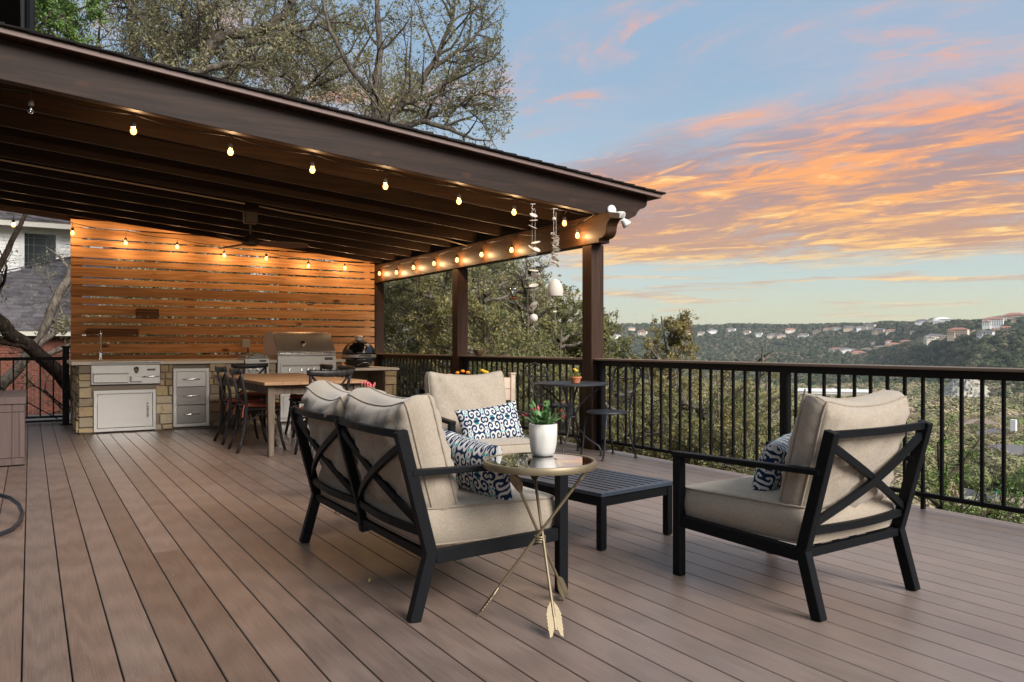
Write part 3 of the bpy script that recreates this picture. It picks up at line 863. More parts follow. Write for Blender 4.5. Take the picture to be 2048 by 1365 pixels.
# row along the skyline
rg = random.Random(5)
row = [(1215, 1), (1232, 0), (1262, 2), (1285, 1), (1378, 2), (1402, 1), (1424, 0), (1462, 0), (1494, 1), (1517, 0), (1545, 1), (1562, 2), (1580, 1), (1607, 0), (1634, 2), (1655, 1), (1672, 0), (1698, 2), (1722, 0), (1740, 1), (1758, 2), (1782, 1)]
ORD = 'first second third fourth fifth sixth seventh eighth ninth tenth eleventh twelfth thirteenth fourteenth fifteenth sixteenth seventeenth eighteenth nineteenth twentieth twenty-first twenty-second'.split()
for i, (px_i, k) in enumerate(row):
    a = az_of(px_i)
    far_house(crest(a) - rg.uniform(60, 170), a, rg.uniform(22, 34), ('stucco_white', 'stucco_cream', 'stucco_tan')[k], ('roof_slate', 'roof_tile_red', 'roof_brown')[(i * 2 + k) % 3],
              ('white', 'cream', 'tan')[k] + ' house with ' + ('grey', 'red', 'brown')[(i * 2 + k) % 3] + ' roof, ' + ORD[i] + ' from the left in the row along the far skyline', 2, 'houses along the far skyline', rg.uniform(-.4, .4), zoff=5)
spots = [  # px, distance, width, wall, roof, floors, label, chimney
 (1844, 2350, 34, 'stucco_white', 'roof_slate', 2, 'white two-storey house left of the big white mansion on the crest'),
 (1868, 2320, 26, 'stucco_cream', 'roof_slate', 2, 'cream house with grey roof just right of the white crest house'),
 (1884, 2250, 40, 'stucco_white', 'stucco_white', 3, 'white flat-looking three-storey house on the crest'),
 (2030, 2000, 40, 'stucco_tan', 'roof_tile_red', 2, 'tan house on the highest point of the ridge at the right edge')]
for (p_, r_, wd, wl, rf, fl, lb) in spots: far_house(r_, az_of(p_), wd, wl, rf, lb, fl, zoff=4)
spur = [
 (1672, 1.00, 26, 'stucco_white', 'roof_tile_red', 2, 'pink-white house at the left end of the spur row'),
 (1690, 1.01, 26, 'stucco_white', 'roof_slate', 2, 'white house with dark slate roof, second from the left on the spur'),
 (1716, .99, 32, 'stucco_tan', 'roof_tile_red', 1, 'low tan house with a wide red roof on the spur'),
 (1734, 1.06, 26, 'stucco_white', 'roof_brown', 2, 'white house with brown roof above the low red-roofed one'),
 (1762, 1.06, 28, 'stucco_tan', 'roof_brown', 2, 'tan house with brown roof in the middle of the spur'),
 (1786, 1.03, 32, 'stucco_cream', 'roof_tile_red', 2, 'cream house with red roof in the middle of the spur'),
 (1812, 1.13, 24, 'stucco_cream', 'roof_tile_red', 2, 'small cream house with red roof higher up the spur'),
 (1868, .99, 34, 'stucco_cream', 'roof_slate', 3, 'tall stone mansion with grey roof and many windows'),
 (1890, 1.0, 20, 'stucco_tan', 'roof_brown', 2, 'narrow tan house between the two large mansions'),
 (1917, .97, 34, 'stucco_tan', 'roof_tile_red', 3, 'tan arcaded mansion with red tile roof on the spur'),
 (1955, 1.10, 38, 'stucco_tan', 'roof_brown', 2, 'broad tan house behind the arcaded mansion'),
 (1972, .98, 26, 'stucco_white', 'roof_slate', 2, 'white house with blue-grey roof at the right end of the spur'),
 (1986, 1.26, 44, 'stucco_white', 'roof_tile_red', 4, 'largest white mansion with stacked red roofs near the crest'),
 (2012, 1.24, 24, 'stucco_tan', 'roof_tile_red', 1, 'low tan wing right of the largest white mansion')]
for (p_, f_, wd, wl, rf, fl, lb) in spur:
    a = az_of(p_); rb_ = float(np.interp(a, _A, [2000, 2000, 2000, 1950, 1700, 1080, 950, 950])) + 400
    sc_w = (rb_ / 1700) ** .8
    far_house(rb_ * f_, a, wd * .92 * sc_w, wl, rf, lb, fl, zoff=5, rot=rg.uniform(-.3, .3))
    far_house(rb_ * (f_ + .055), a + rg.uniform(.35, .55), wd * .55 * sc_w, ('stucco_cream', 'stucco_white', 'stucco_tan')[p_ % 3], ('roof_brown', 'roof_tile_red', 'roof_slate')[p_ % 3], 'small house right of the ' + ' '.join(lb.replace(',', '').split()[:10]), max(1, fl - 1), zoff=5, rot=rg.uniform(-.5, .5))
# valley houses and sheds
far_house(350, az_of(1965) - .2, 13, 'stucco_cream', 'roof_brown', 'brown-roofed house half hidden in trees in the middle of the valley', 1, 'houses in the valley', .4, zoff=1.5)
far_house(300, az_of(2005), 13, 'stucco_white', 'roof_slate', 'grey-roofed valley house with a tall white chimney', 1, 'houses in the valley', -.2, chimney=True, zoff=1)
far_house(225, az_of(2030), 15, 'stucco_tan', 'roof_slate', 'house with a broad grey hip roof near the right edge', 1, 'houses in the valley', .1, zoff=1)
far_house(118, az_of(2022), 9, 'stucco_tan', 'roof_brown', 'nearest tan house below the bottom rail at the right', 1, 'houses in the valley', .9, zoff=.6)
far_house(420, az_of(2012), 12, 'stucco_white', 'roof_brown', 'small white house deep in the valley trees', 1, 'houses in the valley', .3, zoff=1.5)
def shed(r_, a_, wd, dp, h, label, rot=0):
    x_, y_ = polar(r_, a_); z_ = float(ground_z(x_, y_))
    t = thing('commercial_building', label, 'building', (x_, y_, z_), -R(a_) + rot, 'flat-roofed buildings in the valley')
    m_ = MB(); m_.box(-wd / 2, wd / 2, -dp / 2, dp / 2, -3, h); m_.box(-wd * .3, wd * .1, -dp / 2 - 8, -dp / 2, -3, h * .7); m_.build('wall', 'warehouse_wall', t)
    q = MB(); q.box(-wd / 2 - .4, wd / 2 + .4, -dp / 2 - .4, dp / 2 + .4, h, h + .7); q.box(-wd * .3, wd * .1, -dp / 2 - 8.4, -dp / 2 - .41, h * .7, h * .7 + .5); q.build('roof', 'flat_roof_white', t)
    for i in range(5):
        u = MB(); u.box(0, 3.0, 0, 3.0, 0, 1.8); uo = u.build('rooftop_unit', 'flat_roof_white', t); uo.location = (-wd * .35 + i * wd * .16, (-1) ** i * dp * .15, h + .7)
shed(1020, az_of(1668), 82, 62, 7, 'long white-roofed commercial building behind the railing, nearer one')
shed(1850, az_of(1620), 150, 60, 9, 'long white-roofed commercial building farther away below the ridge', .03)
# stop sign seen from behind with a green street name sign
x_, y_ = polar(150, az_of(1993)); z_ = float(ground_z(x_, y_)) + .5
t = thing('street_sign', 'round-looking sign back under a green street sign beside the street', 'street sign', (x_, y_, z_), -R(az_of(1993)))
m_ = MB(); m_.tube([(0, 0, 0), (0, 0, 3.1)], .05, 6); m_.build('pole', 'sign_back', t)
m_ = MB(); m_.prism([(.42 * math.cos(PI / 8 + i * PI / 4), 2.45 + .42 * math.sin(PI / 8 + i * PI / 4)) for i in range(8)], -.07, -.05); m_.build('sign_panel', 'sign_back', t)
m_ = MB(); m_.box(-.62, .62, -.02, .02, 3.05, 3.28); m_.build('street_name_panel', 'sign_green', t)

vp = [crown_proto('valley_crown', i + 1, 'wood_valley', 420, .75) for i in range(4)]
rp = [crown_proto('ridge_crown', i + 11, 'wood_ridge', 260, .85) for i in range(4)]
x, y = sector(5200, 60, 420, 34, 84); k = keepout(x, y); x, y = x[k], y[k]
s_ = rng.uniform(2.4, 5.0, len(x)); near_pts = np.stack([x, y, ground_z(x, y) + s_ * .45], 1)
x, y = sector(11500, 420, 1150, 34, 82); k = keepout(x, y); x, y = x[k], y[k]
s2 = rng.uniform(4.0, 7.5, len(x)); far_pts = np.stack([x, y, ground_z(x, y) + s2 * .3], 1)
npv = [crown_proto('near_crown', i + 31, 'wood_valley', 2600, .8, .38) for i in range(4)]
scatter('near_valley_woods', near_pts, s_, npv, 'olive and brown woods on the nearer slope below the deck')
scatter('valley_woods', far_pts, s2, vp, 'grey-brown and olive woods filling the valley floor')
x, y = sector(26000, 900, 3150, 30, 80)
a_ = np.degrees(np.arctan2(x, y)); r_ = np.hypot(x, y)
rb = np.interp(a_, _A, [2000, 2000, 2000, 1950, 1700, 1080, 950, 950])
k = (r_ > rb - 60) & keepout(x, y); x, y = x[k], y[k]
s3 = rng.uniform(4.5, 9.0, len(x))
x2, y2 = sector(7000, 1150, 2000, 34, 60)
s4 = rng.uniform(5.5, 9.0, len(x2)); k = keepout(x2, y2); x2, y2, s4 = x2[k], y2[k], s4[k]
scatter('ridge_woods', np.stack([np.concatenate([x, x2]), np.concatenate([y, y2]), np.concatenate([ground_z(x, y) + s3 * .3, ground_z(x2, y2) + s4 * .3])], 1),
        np.concatenate([s3, s4]), rp, 'dark green evergreen woods covering the far ridge')

# ================================================================ deck
random.seed(21)
deck = thing('deck', None, None); deck['kind'] = 'structure'
PW, G = .1434, .0055
m_ = MB(); m_.box(-3.05, 5.17, -3.3, 13.28, -.30, -.055); o = m_.build('substructure', 'dark_stain_y', deck)
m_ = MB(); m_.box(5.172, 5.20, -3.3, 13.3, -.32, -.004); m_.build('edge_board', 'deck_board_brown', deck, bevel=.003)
joints = {  # row index -> Y positions of butt joints (from the photograph)
}
def deck_board(x0, y0, y1):
    m = MB(); m.box(x0 + G / 2, x0 + PW - G / 2, y0, y1, -.025, 0)
    m.build('deck_board', 'deck_board_brown', deck, bevel=.0022)
k = -21
X0 = -.0238 - 21 * PW
row = 0
while X0 < 5.16:
    y = -3.3; first = True
    seam = random.uniform(.6, 4.2) - 3.3 + (row % 3) * 1.1
    ys = [-3.3]
    yy = seam
    while yy < 13.2:
        ys.append(yy); yy += random.choice([4.88, 4.88, 3.66])
    ys.append(13.28)
    if ys[-1] - ys[-2] < .3: ys.pop(-2)
    x1 = min(X0 + PW, 5.17)
    for a, b in zip(ys[:-1], ys[1:]):
        xa, xb, c_ = X0 + G / 2, x1 - G / 2, .0022
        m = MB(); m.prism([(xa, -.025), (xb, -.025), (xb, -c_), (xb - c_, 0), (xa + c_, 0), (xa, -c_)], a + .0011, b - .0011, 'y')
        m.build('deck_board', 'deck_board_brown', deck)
    X0 += PW; row += 1
# dry leaf on the deck
m_ = MB(); m_.add([(0, 0, 0), (.006, .012, .003), (.002, .036, .008), (-.005, .014, .004)], [(0, 1, 2, 3)])
o = m_.build('dry_leaf', 'dry_leaf', None); o.location = (1.33, 3.42, .004); o.rotation_euler = (.3, 0, -.5)
tag(o, 'tiny dry yellow leaf lying on the deck boards behind the loveseat', 'leaf')
# landing beyond the gate
m_ = MB(); m_.box(-3.0, 2.0, 13.3, 14.6, -.3, -.02); o = m_.build('landing', 'concrete'); o['kind'] = 'structure'

# ================================================================ pergola
SL = .0905
def rz_(x): return (5.0 - x) * SL
perg = thing('pergola', 'dark stained wooden pergola with a sloping shingled roof over the kitchen', 'pergola', (0, 0, 0))
for (y0, y1) in ((6.555, 6.72), (9.575, 9.74), (12.60, 12.77)):
    m = MB(); m.box(5.01, 5.175, y0, y1, 0 if y0 < 12 else -.02, 2.155); m.build('post', 'dark_stain_z', perg, bevel=.006)
for y0 in (6.555, 9.6, 12.6):
    m = MB(); m.box(-2.95, -2.79, y0, y0 + .16, 0, 2.155 + rz_(-2.9)); m.build('post', 'dark_stain_z', perg, bevel=.006)
# side beam with a shaped end
def scroll_end(a0, z0, z1, d):
    """outline of the decorative cut: list of (a,z) going from bottom to top, a measured outwards"""
    h = z1 - z0
    pts = [(a0, z0), (a0 - d * .28, z0), (a0 - d * .28, z0 + h * .13), (a0 - d * .40, z0 + h * .15)]
    for i in range(7):
        t = i / 6 * PI / 2
        pts.append((a0 - d * .40 - d * .28 * math.sin(t), z0 + h * .15 + h * .28 * (1 - math.cos(t))))
    for i in range(1, 7):
        t = i / 6 * PI / 2
        pts.append((a0 - d * .68 - d * .32 * (1 - math.cos(t)) , z0 + h * .43 + h * .33 * math.sin(t)))
    pts += [(a0 - d, z0 + h * .80), (a0 - d * .82, z0 + h * .80), (a0 - d * .82, z1)]
    return pts
poly = scroll_end(6.50, 2.155, 2.45, .30) + [(12.95, 2.45), (12.95, 2.155)]
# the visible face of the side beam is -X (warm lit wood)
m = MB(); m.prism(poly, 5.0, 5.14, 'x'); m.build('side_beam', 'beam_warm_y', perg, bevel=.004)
# front beam, sloping, shaped outer end
m = MB()
pl = [(-3.0, 2.455 + rz_(-3.0)), (5.20, 2.455 + rz_(5.2))]
e0, e1 = 5.20, 5.62
def sh(pts): return [(x, z + rz_(x)) for x, z in pts]
hb = .285
endp = [(5.30, 2.455), (5.42, 2.475), (5.50, 2.52), (5.53, 2.57), (5.56, 2.60), (5.62, 2.625), (5.655, 2.66), (5.66, 2.70), (5.66, 2.74)]
poly = sh([(-3.0, 2.455)] + endp + [(-3.0, 2.74)])
m.prism(poly, 6.42, 6.505, 'y'); m.build('front_beam', 'dark_stain_x', perg, bevel=.004)
# rafters
for y in (7.12, 7.80, 8.42, 9.10, 9.76, 10.45, 11.12, 11.75, 12.30):
    m = MB(); pts = sh([(-3.0, 2.463), (5.10, 2.463), (5.45, 2.50), (5.60, 2.60), (5.62, 2.66), (-3.0, 2.66)])
    m.prism(pts, y, y + .042, 'y'); m.build('rafter', 'rafter_stain', perg)
m = MB(); m.prism(sh([(-3.0, 2.463), (5.60, 2.463), (5.62, 2.74), (-3.0, 2.74)]), 12.80, 12.88, 'y'); m.build('back_beam', 'dark_stain_x', perg, bevel=.004)
for y in (7.12, 7.80, 8.42, 9.10, 9.76, 10.45, 11.12, 11.75, 12.30):
    m = MB(); m.prism(sh([(-3.0, 2.661), (5.62, 2.661), (5.62, 2.7405), (-3.0, 2.7405)]), y + .004, y + .038, 'y'); m.build('rafter', 'rafter_stain', perg)
# roof boards seen from below, running along Y
x = -3.05
while x < 5.70:
    x2 = min(x + .186, 5.735)
    m = MB()
    m.add([(x, 6.335, 2.742 + rz_(x)), (x2 - .007, 6.335, 2.742 + rz_(x2 - .007)), (x2 - .007, 13.1, 2.742 + rz_(x2 - .007)), (x, 13.1, 2.742 + rz_(x)),
           (x, 6.335, 2.762 + rz_(x)), (x2 - .007, 6.335, 2.762 + rz_(x2 - .007)), (x2 - .007, 13.1, 2.762 + rz_(x2 - .007)), (x, 13.1, 2.762 + rz_(x))],
          [(3, 2, 1, 0), (4, 5, 6, 7), (0, 1, 5, 4), (1, 2, 6, 5), (2, 3, 7, 6), (3, 0, 4, 7)])
    m.build('roof_board', 'roof_board_stain', perg); x += .186
# fascia strips along the eaves
m = MB(); m.prism(sh([(-3.05, 2.738), (5.76, 2.738), (5.76, 2.778), (-3.05, 2.778)]), 6.305, 6.334, 'y'); m.build('fascia', 'fascia_mauve', perg, bevel=.003)
m = MB(); m.box(5.738, 5.765, 6.336, 13.12, 2.738 + rz_(5.74), 2.776 + rz_(5.74)); m.build('fascia', 'fascia_mauve', perg, bevel=.003)
# shingle courses stepping down towards +X; each course one part
x = 5.80; i = 0
while x > -3.0:
    xl = x - .30
    m = MB(); y = 6.285; n_ = 0
    m.add([(x, 6.28, 2.785 + rz_(x)), (xl, 6.28, 2.780 + rz_(xl)), (xl, 13.15, 2.780 + rz_(xl)), (x, 13.15, 2.785 + rz_(x)),
           (x, 6.28 - .006 * (i % 2), 2.803 + rz_(x)), (xl, 6.28 - .006 * (i % 2), 2.785 + rz_(xl)), (xl, 13.15, 2.785 + rz_(xl)), (x, 13.15, 2.803 + rz_(x))],
          [(0, 1, 2, 3), (7, 6, 5, 4), (0, 4, 5, 1), (1, 5, 6, 2), (2, 6, 7, 3), (3, 7, 4, 0)])
    m.build('shingle_course', 'shingle_dark', perg); x -= .145; i += 1

# main house: dark upper wall corner above the pergola at the top left, wall along the left of the deck
mh = thing('main_house', 'dark wall corner of the main house rising above the pergola roof at top left', 'house', (-3.2, 8, 0))
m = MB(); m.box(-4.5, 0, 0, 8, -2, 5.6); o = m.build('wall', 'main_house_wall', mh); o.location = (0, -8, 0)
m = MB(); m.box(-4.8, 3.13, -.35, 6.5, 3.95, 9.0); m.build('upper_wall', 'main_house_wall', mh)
m = MB(); m.box(3.135, 3.235, -.45, -.30, 3.62, 9.0); m.build('corner_trim', 'main_house_wall', mh, bevel=.01)
m = MB(); m.tube([(3.20, -.50, 3.6), (3.20, -.50, 9)], .035, 8); m.build('downspout', 'sofa_metal', mh, smooth=True)

# ================================================================ slat screen
random.seed(5)
scr = thing('slat_screen', 'tall privacy screen of orange cedar boards behind the outdoor kitchen', 'screen', (2.7, 12.6, 0))
def slat(z1, h):
    y0 = 12.60 + random.uniform(-.002, .002); dz = random.uniform(-.003, .003)
    m = MB(); m.box(.485, 5.0, y0, y0 + .019, z1 - h + dz, z1 + dz)
    o = m.build('slat', 'cedar', scr, bevel=.0015)
    o.matrix_parent_inverse = Matrix.Translation((-2.7, -12.6, 0))
z = 2.748; wide = True
for zz, hh in ((2.865, .10),): slat(zz, hh)
while z > .80:
    h = .140 if wide else .089
    slat(z, h); z -= h + .0215; wide = not wide
for x_ in (.49, 2.02, 3.42, 4.83):
    m = MB(); m.box(x_, x_ + .10 + (.04 if x_ < 1 else 0), 12.622, 12.70, .02, 2.70 if x_ > .6 else 2.86)
    o = m.build('batten', 'cedar', scr); o.matrix_parent_inverse = Matrix.Translation((-2.7, -12.6, 0))

# ================================================================ railing
rail = thing('deck_railing', 'long black metal deck railing with brown top cap along the valley edge', 'railing', (5.09, 5, 0))
inv = Matrix.Translation((-5.09, -5, 0))
def rp_(m, nm, mt, **k):
    o = m.build(nm, mt, rail, **k); o.matrix_parent_inverse = inv; return o
bal_me = None
for (ya, yb) in ((-2.8, 6.55), (6.725, 9.57), (9.745, 12.595)):
    m = MB(); m.box(5.03, 5.17, ya, yb, .935, .957); rp_(m, 'top_cap', 'rail_cap_brown', bevel=.005)
    m = MB(); m.box(5.075, 5.125, ya, yb, .88, .9345); rp_(m, 'top_rail', 'black_metal')
    m = MB(); m.box(5.082, 5.118, ya, yb, .082, .112); rp_(m, 'bottom_rail', 'black_metal', bevel=.002)
    y = 4.055 + .128 * math.ceil((ya + .05 - 4.055) / .128)
    while y < yb - .04:
        if abs(y - 4.155) > .06 and abs(y - .92) > .05:
            if bal_me is None:
                m = MB(); m.box(-.0095, .0095, -.0095, .0095, .113, .8795); o = m.build('baluster', 'black_metal', rail); bal_me = o.data
            else: o = link('baluster', bal_me, None, rail)
            o.matrix_parent_inverse = inv; o.location = (5.10, y, 0)
        y += .128
for y in (4.155, .92, -2.0, 6.50, 6.80, 9.50, 9.83, 12.50):
    m = MB(); m.box(5.068, 5.133, y - .032, y + .032, .012, .8795); rp_(m, 'rail_post', 'black_metal', bevel=.003)
    m = MB(); m.box(5.04, 5.16, y - .06, y + .06, 0.0, .012); rp_(m, 'base_plate', 'black_metal', bevel=.002)
for y in (3.03, 5.35, 1.9, 8.1, 11.1):
    m = MB(); m.box(5.088, 5.112, y - .012, y + .012, 0, .0815); rp_(m, 'rail_foot', 'black_metal')

# ================================================================ gate and fence at the far left
gt = thing('deck_gate', 'black metal gate with a diagonal cable brace at the far left of the deck', 'gate', (-.4, 12.75, 0))
inv = Matrix.Translation((.4, -12.75, 0))
def gp_(m, nm, mt='black_metal', **k):
    o = m.build(nm, mt, gt, **k); o.matrix_parent_inverse = inv; return o
m = MB(); m.box(-2.7, .40, 12.73, 12.77, .885, .93); gp_(m, 'top_rail')
m = MB(); m.box(-2.7, .40, 12.735, 12.765, .075, .105); gp_(m, 'bottom_rail')
m = MB(); m.box(-2.7, .40, 12.735, 12.765, .018, .048); gp_(m, 'bottom_rail')
x = .28
while x > -2.6:
    m = MB(); m.box(x - .01, x + .01, 12.74, 12.76, .1055, .8845); gp_(m, 'baluster'); x -= .158
m = MB(); m.tube([(-.62, 12.715, .70), (.33, 12.715, .06)], .008, 6); gp_(m, 'cable_brace')
m = MB(); m.box(.38, .46, 12.36, 12.44, .012, 1.06); gp_(m, 'gate_post', bevel=.003)
m = MB(); m.box(.365, .475, 12.345, 12.455, 1.06, 1.085); gp_(m, 'post_cap', bevel=.003)
m = MB(); m.box(.345, .495, 12.325, 12.475, 0, .0115); gp_(m, 'base_plate', bevel=.002)
m = MB(); m.box(.40, .45, 12.445, 12.77, .5, .54); m.box(.40, .45, 12.445, 12.77, .1, .14); gp_(m, 'hinge_bracket')
# ================================================================ outdoor kitchen
random.seed(31)
kit = thing('outdoor_kitchen', 'stone-clad kitchen island with a pale stone countertop against the cedar screen', 'kitchen island', (0, 0, 0))
m = MB(); m.box(.525, 3.86, 10.975, 12.56, .0, .85); m.box(3.861, 4.49, 11.55, 12.56, 0, .71); m.box(4.50, 4.665, 10.975, 12.56, 0, .715); m.build('core', 'mortar', kit)
m = MB(); m.box(.43, .64, 10.915, 12.59, .852, .890); m.box(1.425, 2.465, 10.915, 12.59, .852, .890); m.box(.64, 1.425, 11.55, 12.59, .852, .890); m.box(2.80, 2.905, 10.915, 12.59, .852, .890); m.box(3.745, 3.89, 10.915, 12.59, .852, .890); m.box(2.465, 2.80, 11.45, 12.59, .852, .89); m.box(2.905, 3.745, 11.72, 12.59, .852, .89)
m.build('countertop', 'stone_counter', kit)
m = MB(); m.box(3.90, 4.72, 10.90, 12.585, .722, .755); m.build('lower_countertop', 'stone_counter', kit, bevel=.003)
blocked = [(.64, 1.42, .60, .86), (.665, 1.375, .018, .535), (1.575, 2.02, .028, .795), (2.47, 2.80, .60, .9), (2.90, 3.745, .44, .9), (2.95, 3.70, .03, .43)]
def stones(x0, x1, z0, z1, plane, place, depth=.03):
    """irregular coursed stones; place(a,z0,b,z1) builds one between a..b"""
    z = z0
    while z < z1 - .02:
        h = random.choice([.065, .085, .105, .13, .15])
        if z + h > z1 - .035: h = z1 - z
        x = x0
        while x < x1 - .01:
            wd_ = random.uniform(.12, .36)
            if x + wd_ > x1 - .06: wd_ = x1 - x
            segs_ = [(x, x + wd_)]
            for (bx0, bx1, bz0, bz1) in blocked if plane == 'front' else ():
                ns = []
                for (a, b) in segs_:
                    if z + h > bz0 + .012 and z < bz1 - .012 and b > bx0 and a < bx1:
                        if a < bx0 - .03: ns.append((a, bx0))
                        if b > bx1 + .03: ns.append((bx1, b))
                    else: ns.append((a, b))
                segs_ = ns
            for (a, b) in segs_: place(a + .005, z + .005, b - .005, z + h - .005)
            x += wd_
        z += h
def put_stone(face):
    def f(a, z0, b, z1):
        if b - a < .02 or z1 - z0 < .015: return
        d = random.uniform(.008, .042)
        m = MB()
        if face == 'front': m.box(a, b, 10.955 - d + .02, 10.99, z0, z1, j=.005)
        elif face == 'left': m.box(.5 - d + .02, .54, a, b, z0, z1, j=.005)
        elif face == 'right': m.box(4.655, 4.70 + d - .02, a, b, z0, z1, j=.005)
        elif face == 'leg': m.box(a, b, 10.94 - d + .02, 10.99, z0, z1, j=.005)
        m.build('stone', 'limestone', kit, bevel=.006)
    return f
stones(.505, 3.86, .012, .850, 'front', put_stone('front'))
stones(10.99, 12.57, .012, .850, 'left', put_stone('left'))
stones(4.50, 4.69, .012, .720, 'leg', put_stone('leg'))
stones(10.99, 12.5, .012, .720, 'right', put_stone('right'))
m = MB(); m.box(3.862, 3.90, 10.975, 12.5, 0, .72); m.build('recess_panel', 'limestone', kit)

def handle(parent, p, q, out=.03, r=.006, mt='chrome', nm='handle'):
    p = Vector(p); q = Vector(q); o_ = Vector((0, -out, 0)); c = (p + q) / 2
    m = MB(); pts = [p, p + o_ * .8, p + (q - p) * .12 + o_, c + o_ * 1.15, q + (p - q) * .12 + o_, q + o_ * .8, q]
    m.tube(pts, [r * 1.5, r, r, r * 1.25, r, r, r * 1.5], 8); return m.build(nm, mt, parent, smooth='all')

# drop-in drinks centre
t = thing('drinks_center', 'stainless steel drop-in drinks and sink center with shield badge and bottle tray', 'drinks station', (1.03, 10.94, .6))
inv = Matrix.Translation((-1.03, -10.94, -.6))
def kp(m, nm, mt='steel_brushed', **k):
    o = m.build(nm, mt, t, **k); o.matrix_parent_inverse = inv; return o
m = MB(); m.box(.642, 1.42, 10.925, 11.54, .605, .845); kp(m, 'body', bevel=.003)
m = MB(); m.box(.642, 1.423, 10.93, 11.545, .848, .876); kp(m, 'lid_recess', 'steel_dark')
m = MB(); m.box(.636, 1.428, 10.91, 11.55, .878, .893); kp(m, 'lid', bevel=.003)
m = MB(); m.box(.665, 1.045, 10.865, 10.922, .635, .735); kp(m, 'bottle_tray', bevel=.003)
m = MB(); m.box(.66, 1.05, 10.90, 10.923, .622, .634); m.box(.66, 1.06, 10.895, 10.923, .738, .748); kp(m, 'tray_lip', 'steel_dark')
m = MB(); m.box(1.085, 1.205, 10.87, 10.922, .64, .70); kp(m, 'opener_cup', bevel=.002)
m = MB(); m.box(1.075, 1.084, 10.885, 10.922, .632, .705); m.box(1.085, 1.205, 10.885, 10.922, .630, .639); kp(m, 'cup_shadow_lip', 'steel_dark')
o = handle(t, (1.225, 10.925, .695), (1.405, 10.925, .70), .03, .007); o.matrix_parent_inverse = inv
sh_ = [(-.030, .030), (-.014, .034), (0, .045), (.014, .034), (.030, .030), (.027, -.005), (.016, -.034), (0, -.045), (-.016, -.034), (-.027, -.005)]
m = MB(); m.prism([(1.145 + a, .782 + b) for a, b in sh_], 10.920, 10.924); kp(m, 'shield_badge', 'main_house_wall')
m = MB(); m.box(1.121, 1.169, 10.917, 10.9195, .789, .795); m.box(1.128, 1.162, 10.917, 10.9195, .775, .781); m.box(1.131, 1.159, 10.917, 10.9195, .758, .764); kp(m, 'badge_band', 'gold_metal')
m = MB(); m.box(1.272, 1.364, 10.920, 10.9245, .771, .795); kp(m, 'name_plate', 'main_house_wall')
o = text_obj('plate_lettering', 'LC TECH', .018, (1.318, 10.9195, .783), (R(90), 0, 0), 'pvc_white', t); o.matrix_parent_inverse = inv

# faucet
t = thing('faucet', 'slim chrome faucet standing on the left end of the kitchen counter', 'faucet', (.80, 11.72, .892))
m = MB(); m.tube([(0, 0, 0), (0, 0, .34), (0, -.015, .375), (0, -.045, .385), (0, -.07, .37), (0, -.075, .33)], .011, 10); m.build('spout', 'chrome', t, smooth='all')
m = MB(); m.tube([(0, 0, .10), (.11, -.02, .105)], .006, 8); m.build('lever', 'chrome', t, smooth='all')
m = MB(); m.lathe([(.024, 0), (.024, .012), (.016, .02), (.016, .12), (.011, .13)], 14); m.build('base', 'chrome', t, smooth=True)

# access door
t = thing('access_door', 'wide stainless steel access door below the drinks center', 'cabinet door', (1.02, 10.93, .02))
inv = Matrix.Translation((-1.02, -10.93, -.02))
m = MB()
for q in ((.67, 1.37, .49, .53), (.67, 1.37, .022, .06), (.67, .705, .061, .489), (1.335, 1.37, .061, .489)): m.box(q[0], q[1], 10.918, 10.965, q[2], q[3])
kp(m, 'frame', 'steel_brushed')
m = MB(); m.box(.7095, 1.3305, 10.922, 10.94, .0655, .4845); kp(m, 'door', 'steel_brushed', bevel=.002)
m = MB(); m.box(.7055, .709, 10.915, 10.921, .38, .45); kp(m, 'hinge', 'chrome')
o = handle(t, (1.275, 10.922, .19), (1.275, 10.922, .36), .03, .008); o.matrix_parent_inverse = inv

# drawers
t = thing('drawer_unit', 'narrow stainless steel unit of three stacked drawers in the stone front', 'drawers', (1.8, 10.93, .03))
inv = Matrix.Translation((-1.8, -10.93, -.03))
m = MB()
for q in ((1.58, 2.017, .752, .79), (1.58, 2.017, .034, .072), (1.58, 1.617, .073, .751), (1.98, 2.017, .073, .751)): m.box(q[0], q[1], 10.918, 10.965, q[2], q[3])
kp(m, 'frame', 'steel_brushed')
for i, (za, zb) in enumerate(((.555, .748), (.318, .549), (.076, .312))):
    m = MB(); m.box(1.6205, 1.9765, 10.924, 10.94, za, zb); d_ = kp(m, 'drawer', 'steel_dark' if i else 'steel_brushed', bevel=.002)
    h_ = handle(d_, (1.70, 10.924, (za + zb) / 2), (1.90, 10.924, (za + zb) / 2), .028, .007)

# side burner
t = thing('side_burner', 'small stainless steel side burner left of the big grill', 'side burner', (2.63, 10.93, .7))
inv = Matrix.Translation((-2.63, -10.93, -.7))
m = MB(); m.box(2.475, 2.795, 10.90, 11.44, .62, .915); kp(m, 'body', bevel=.004)
m = MB(); m.box(2.49, 2.785, 10.93, 11.42, .917, .955); kp(m, 'lid', 'steel_dark', bevel=.006)
m = MB(); m.tube([(2.53, 10.925, .925), (2.535, 10.89, .945), (2.60, 10.875, .962), (2.68, 10.875, .962), (2.735, 10.89, .945), (2.74, 10.925, .925)], .006, 8); kp(m, 'handle', 'chrome', smooth='all')
m = MB(); m.box(2.665, 2.755, 10.896, 10.8995, .865, .893); kp(m, 'name_plate', 'main_house_wall')
o = text_obj('plate_lettering', 'FLO', .024, (2.694, 10.8955, .879), (R(90), 0, 0), 'pvc_white', t); o.matrix_parent_inverse = inv
o = text_obj('plate_lettering', 'Grills', .014, (2.735, 10.8955, .877), (R(90), 0, 0), 'pvc_white', t); o.matrix_parent_inverse = inv
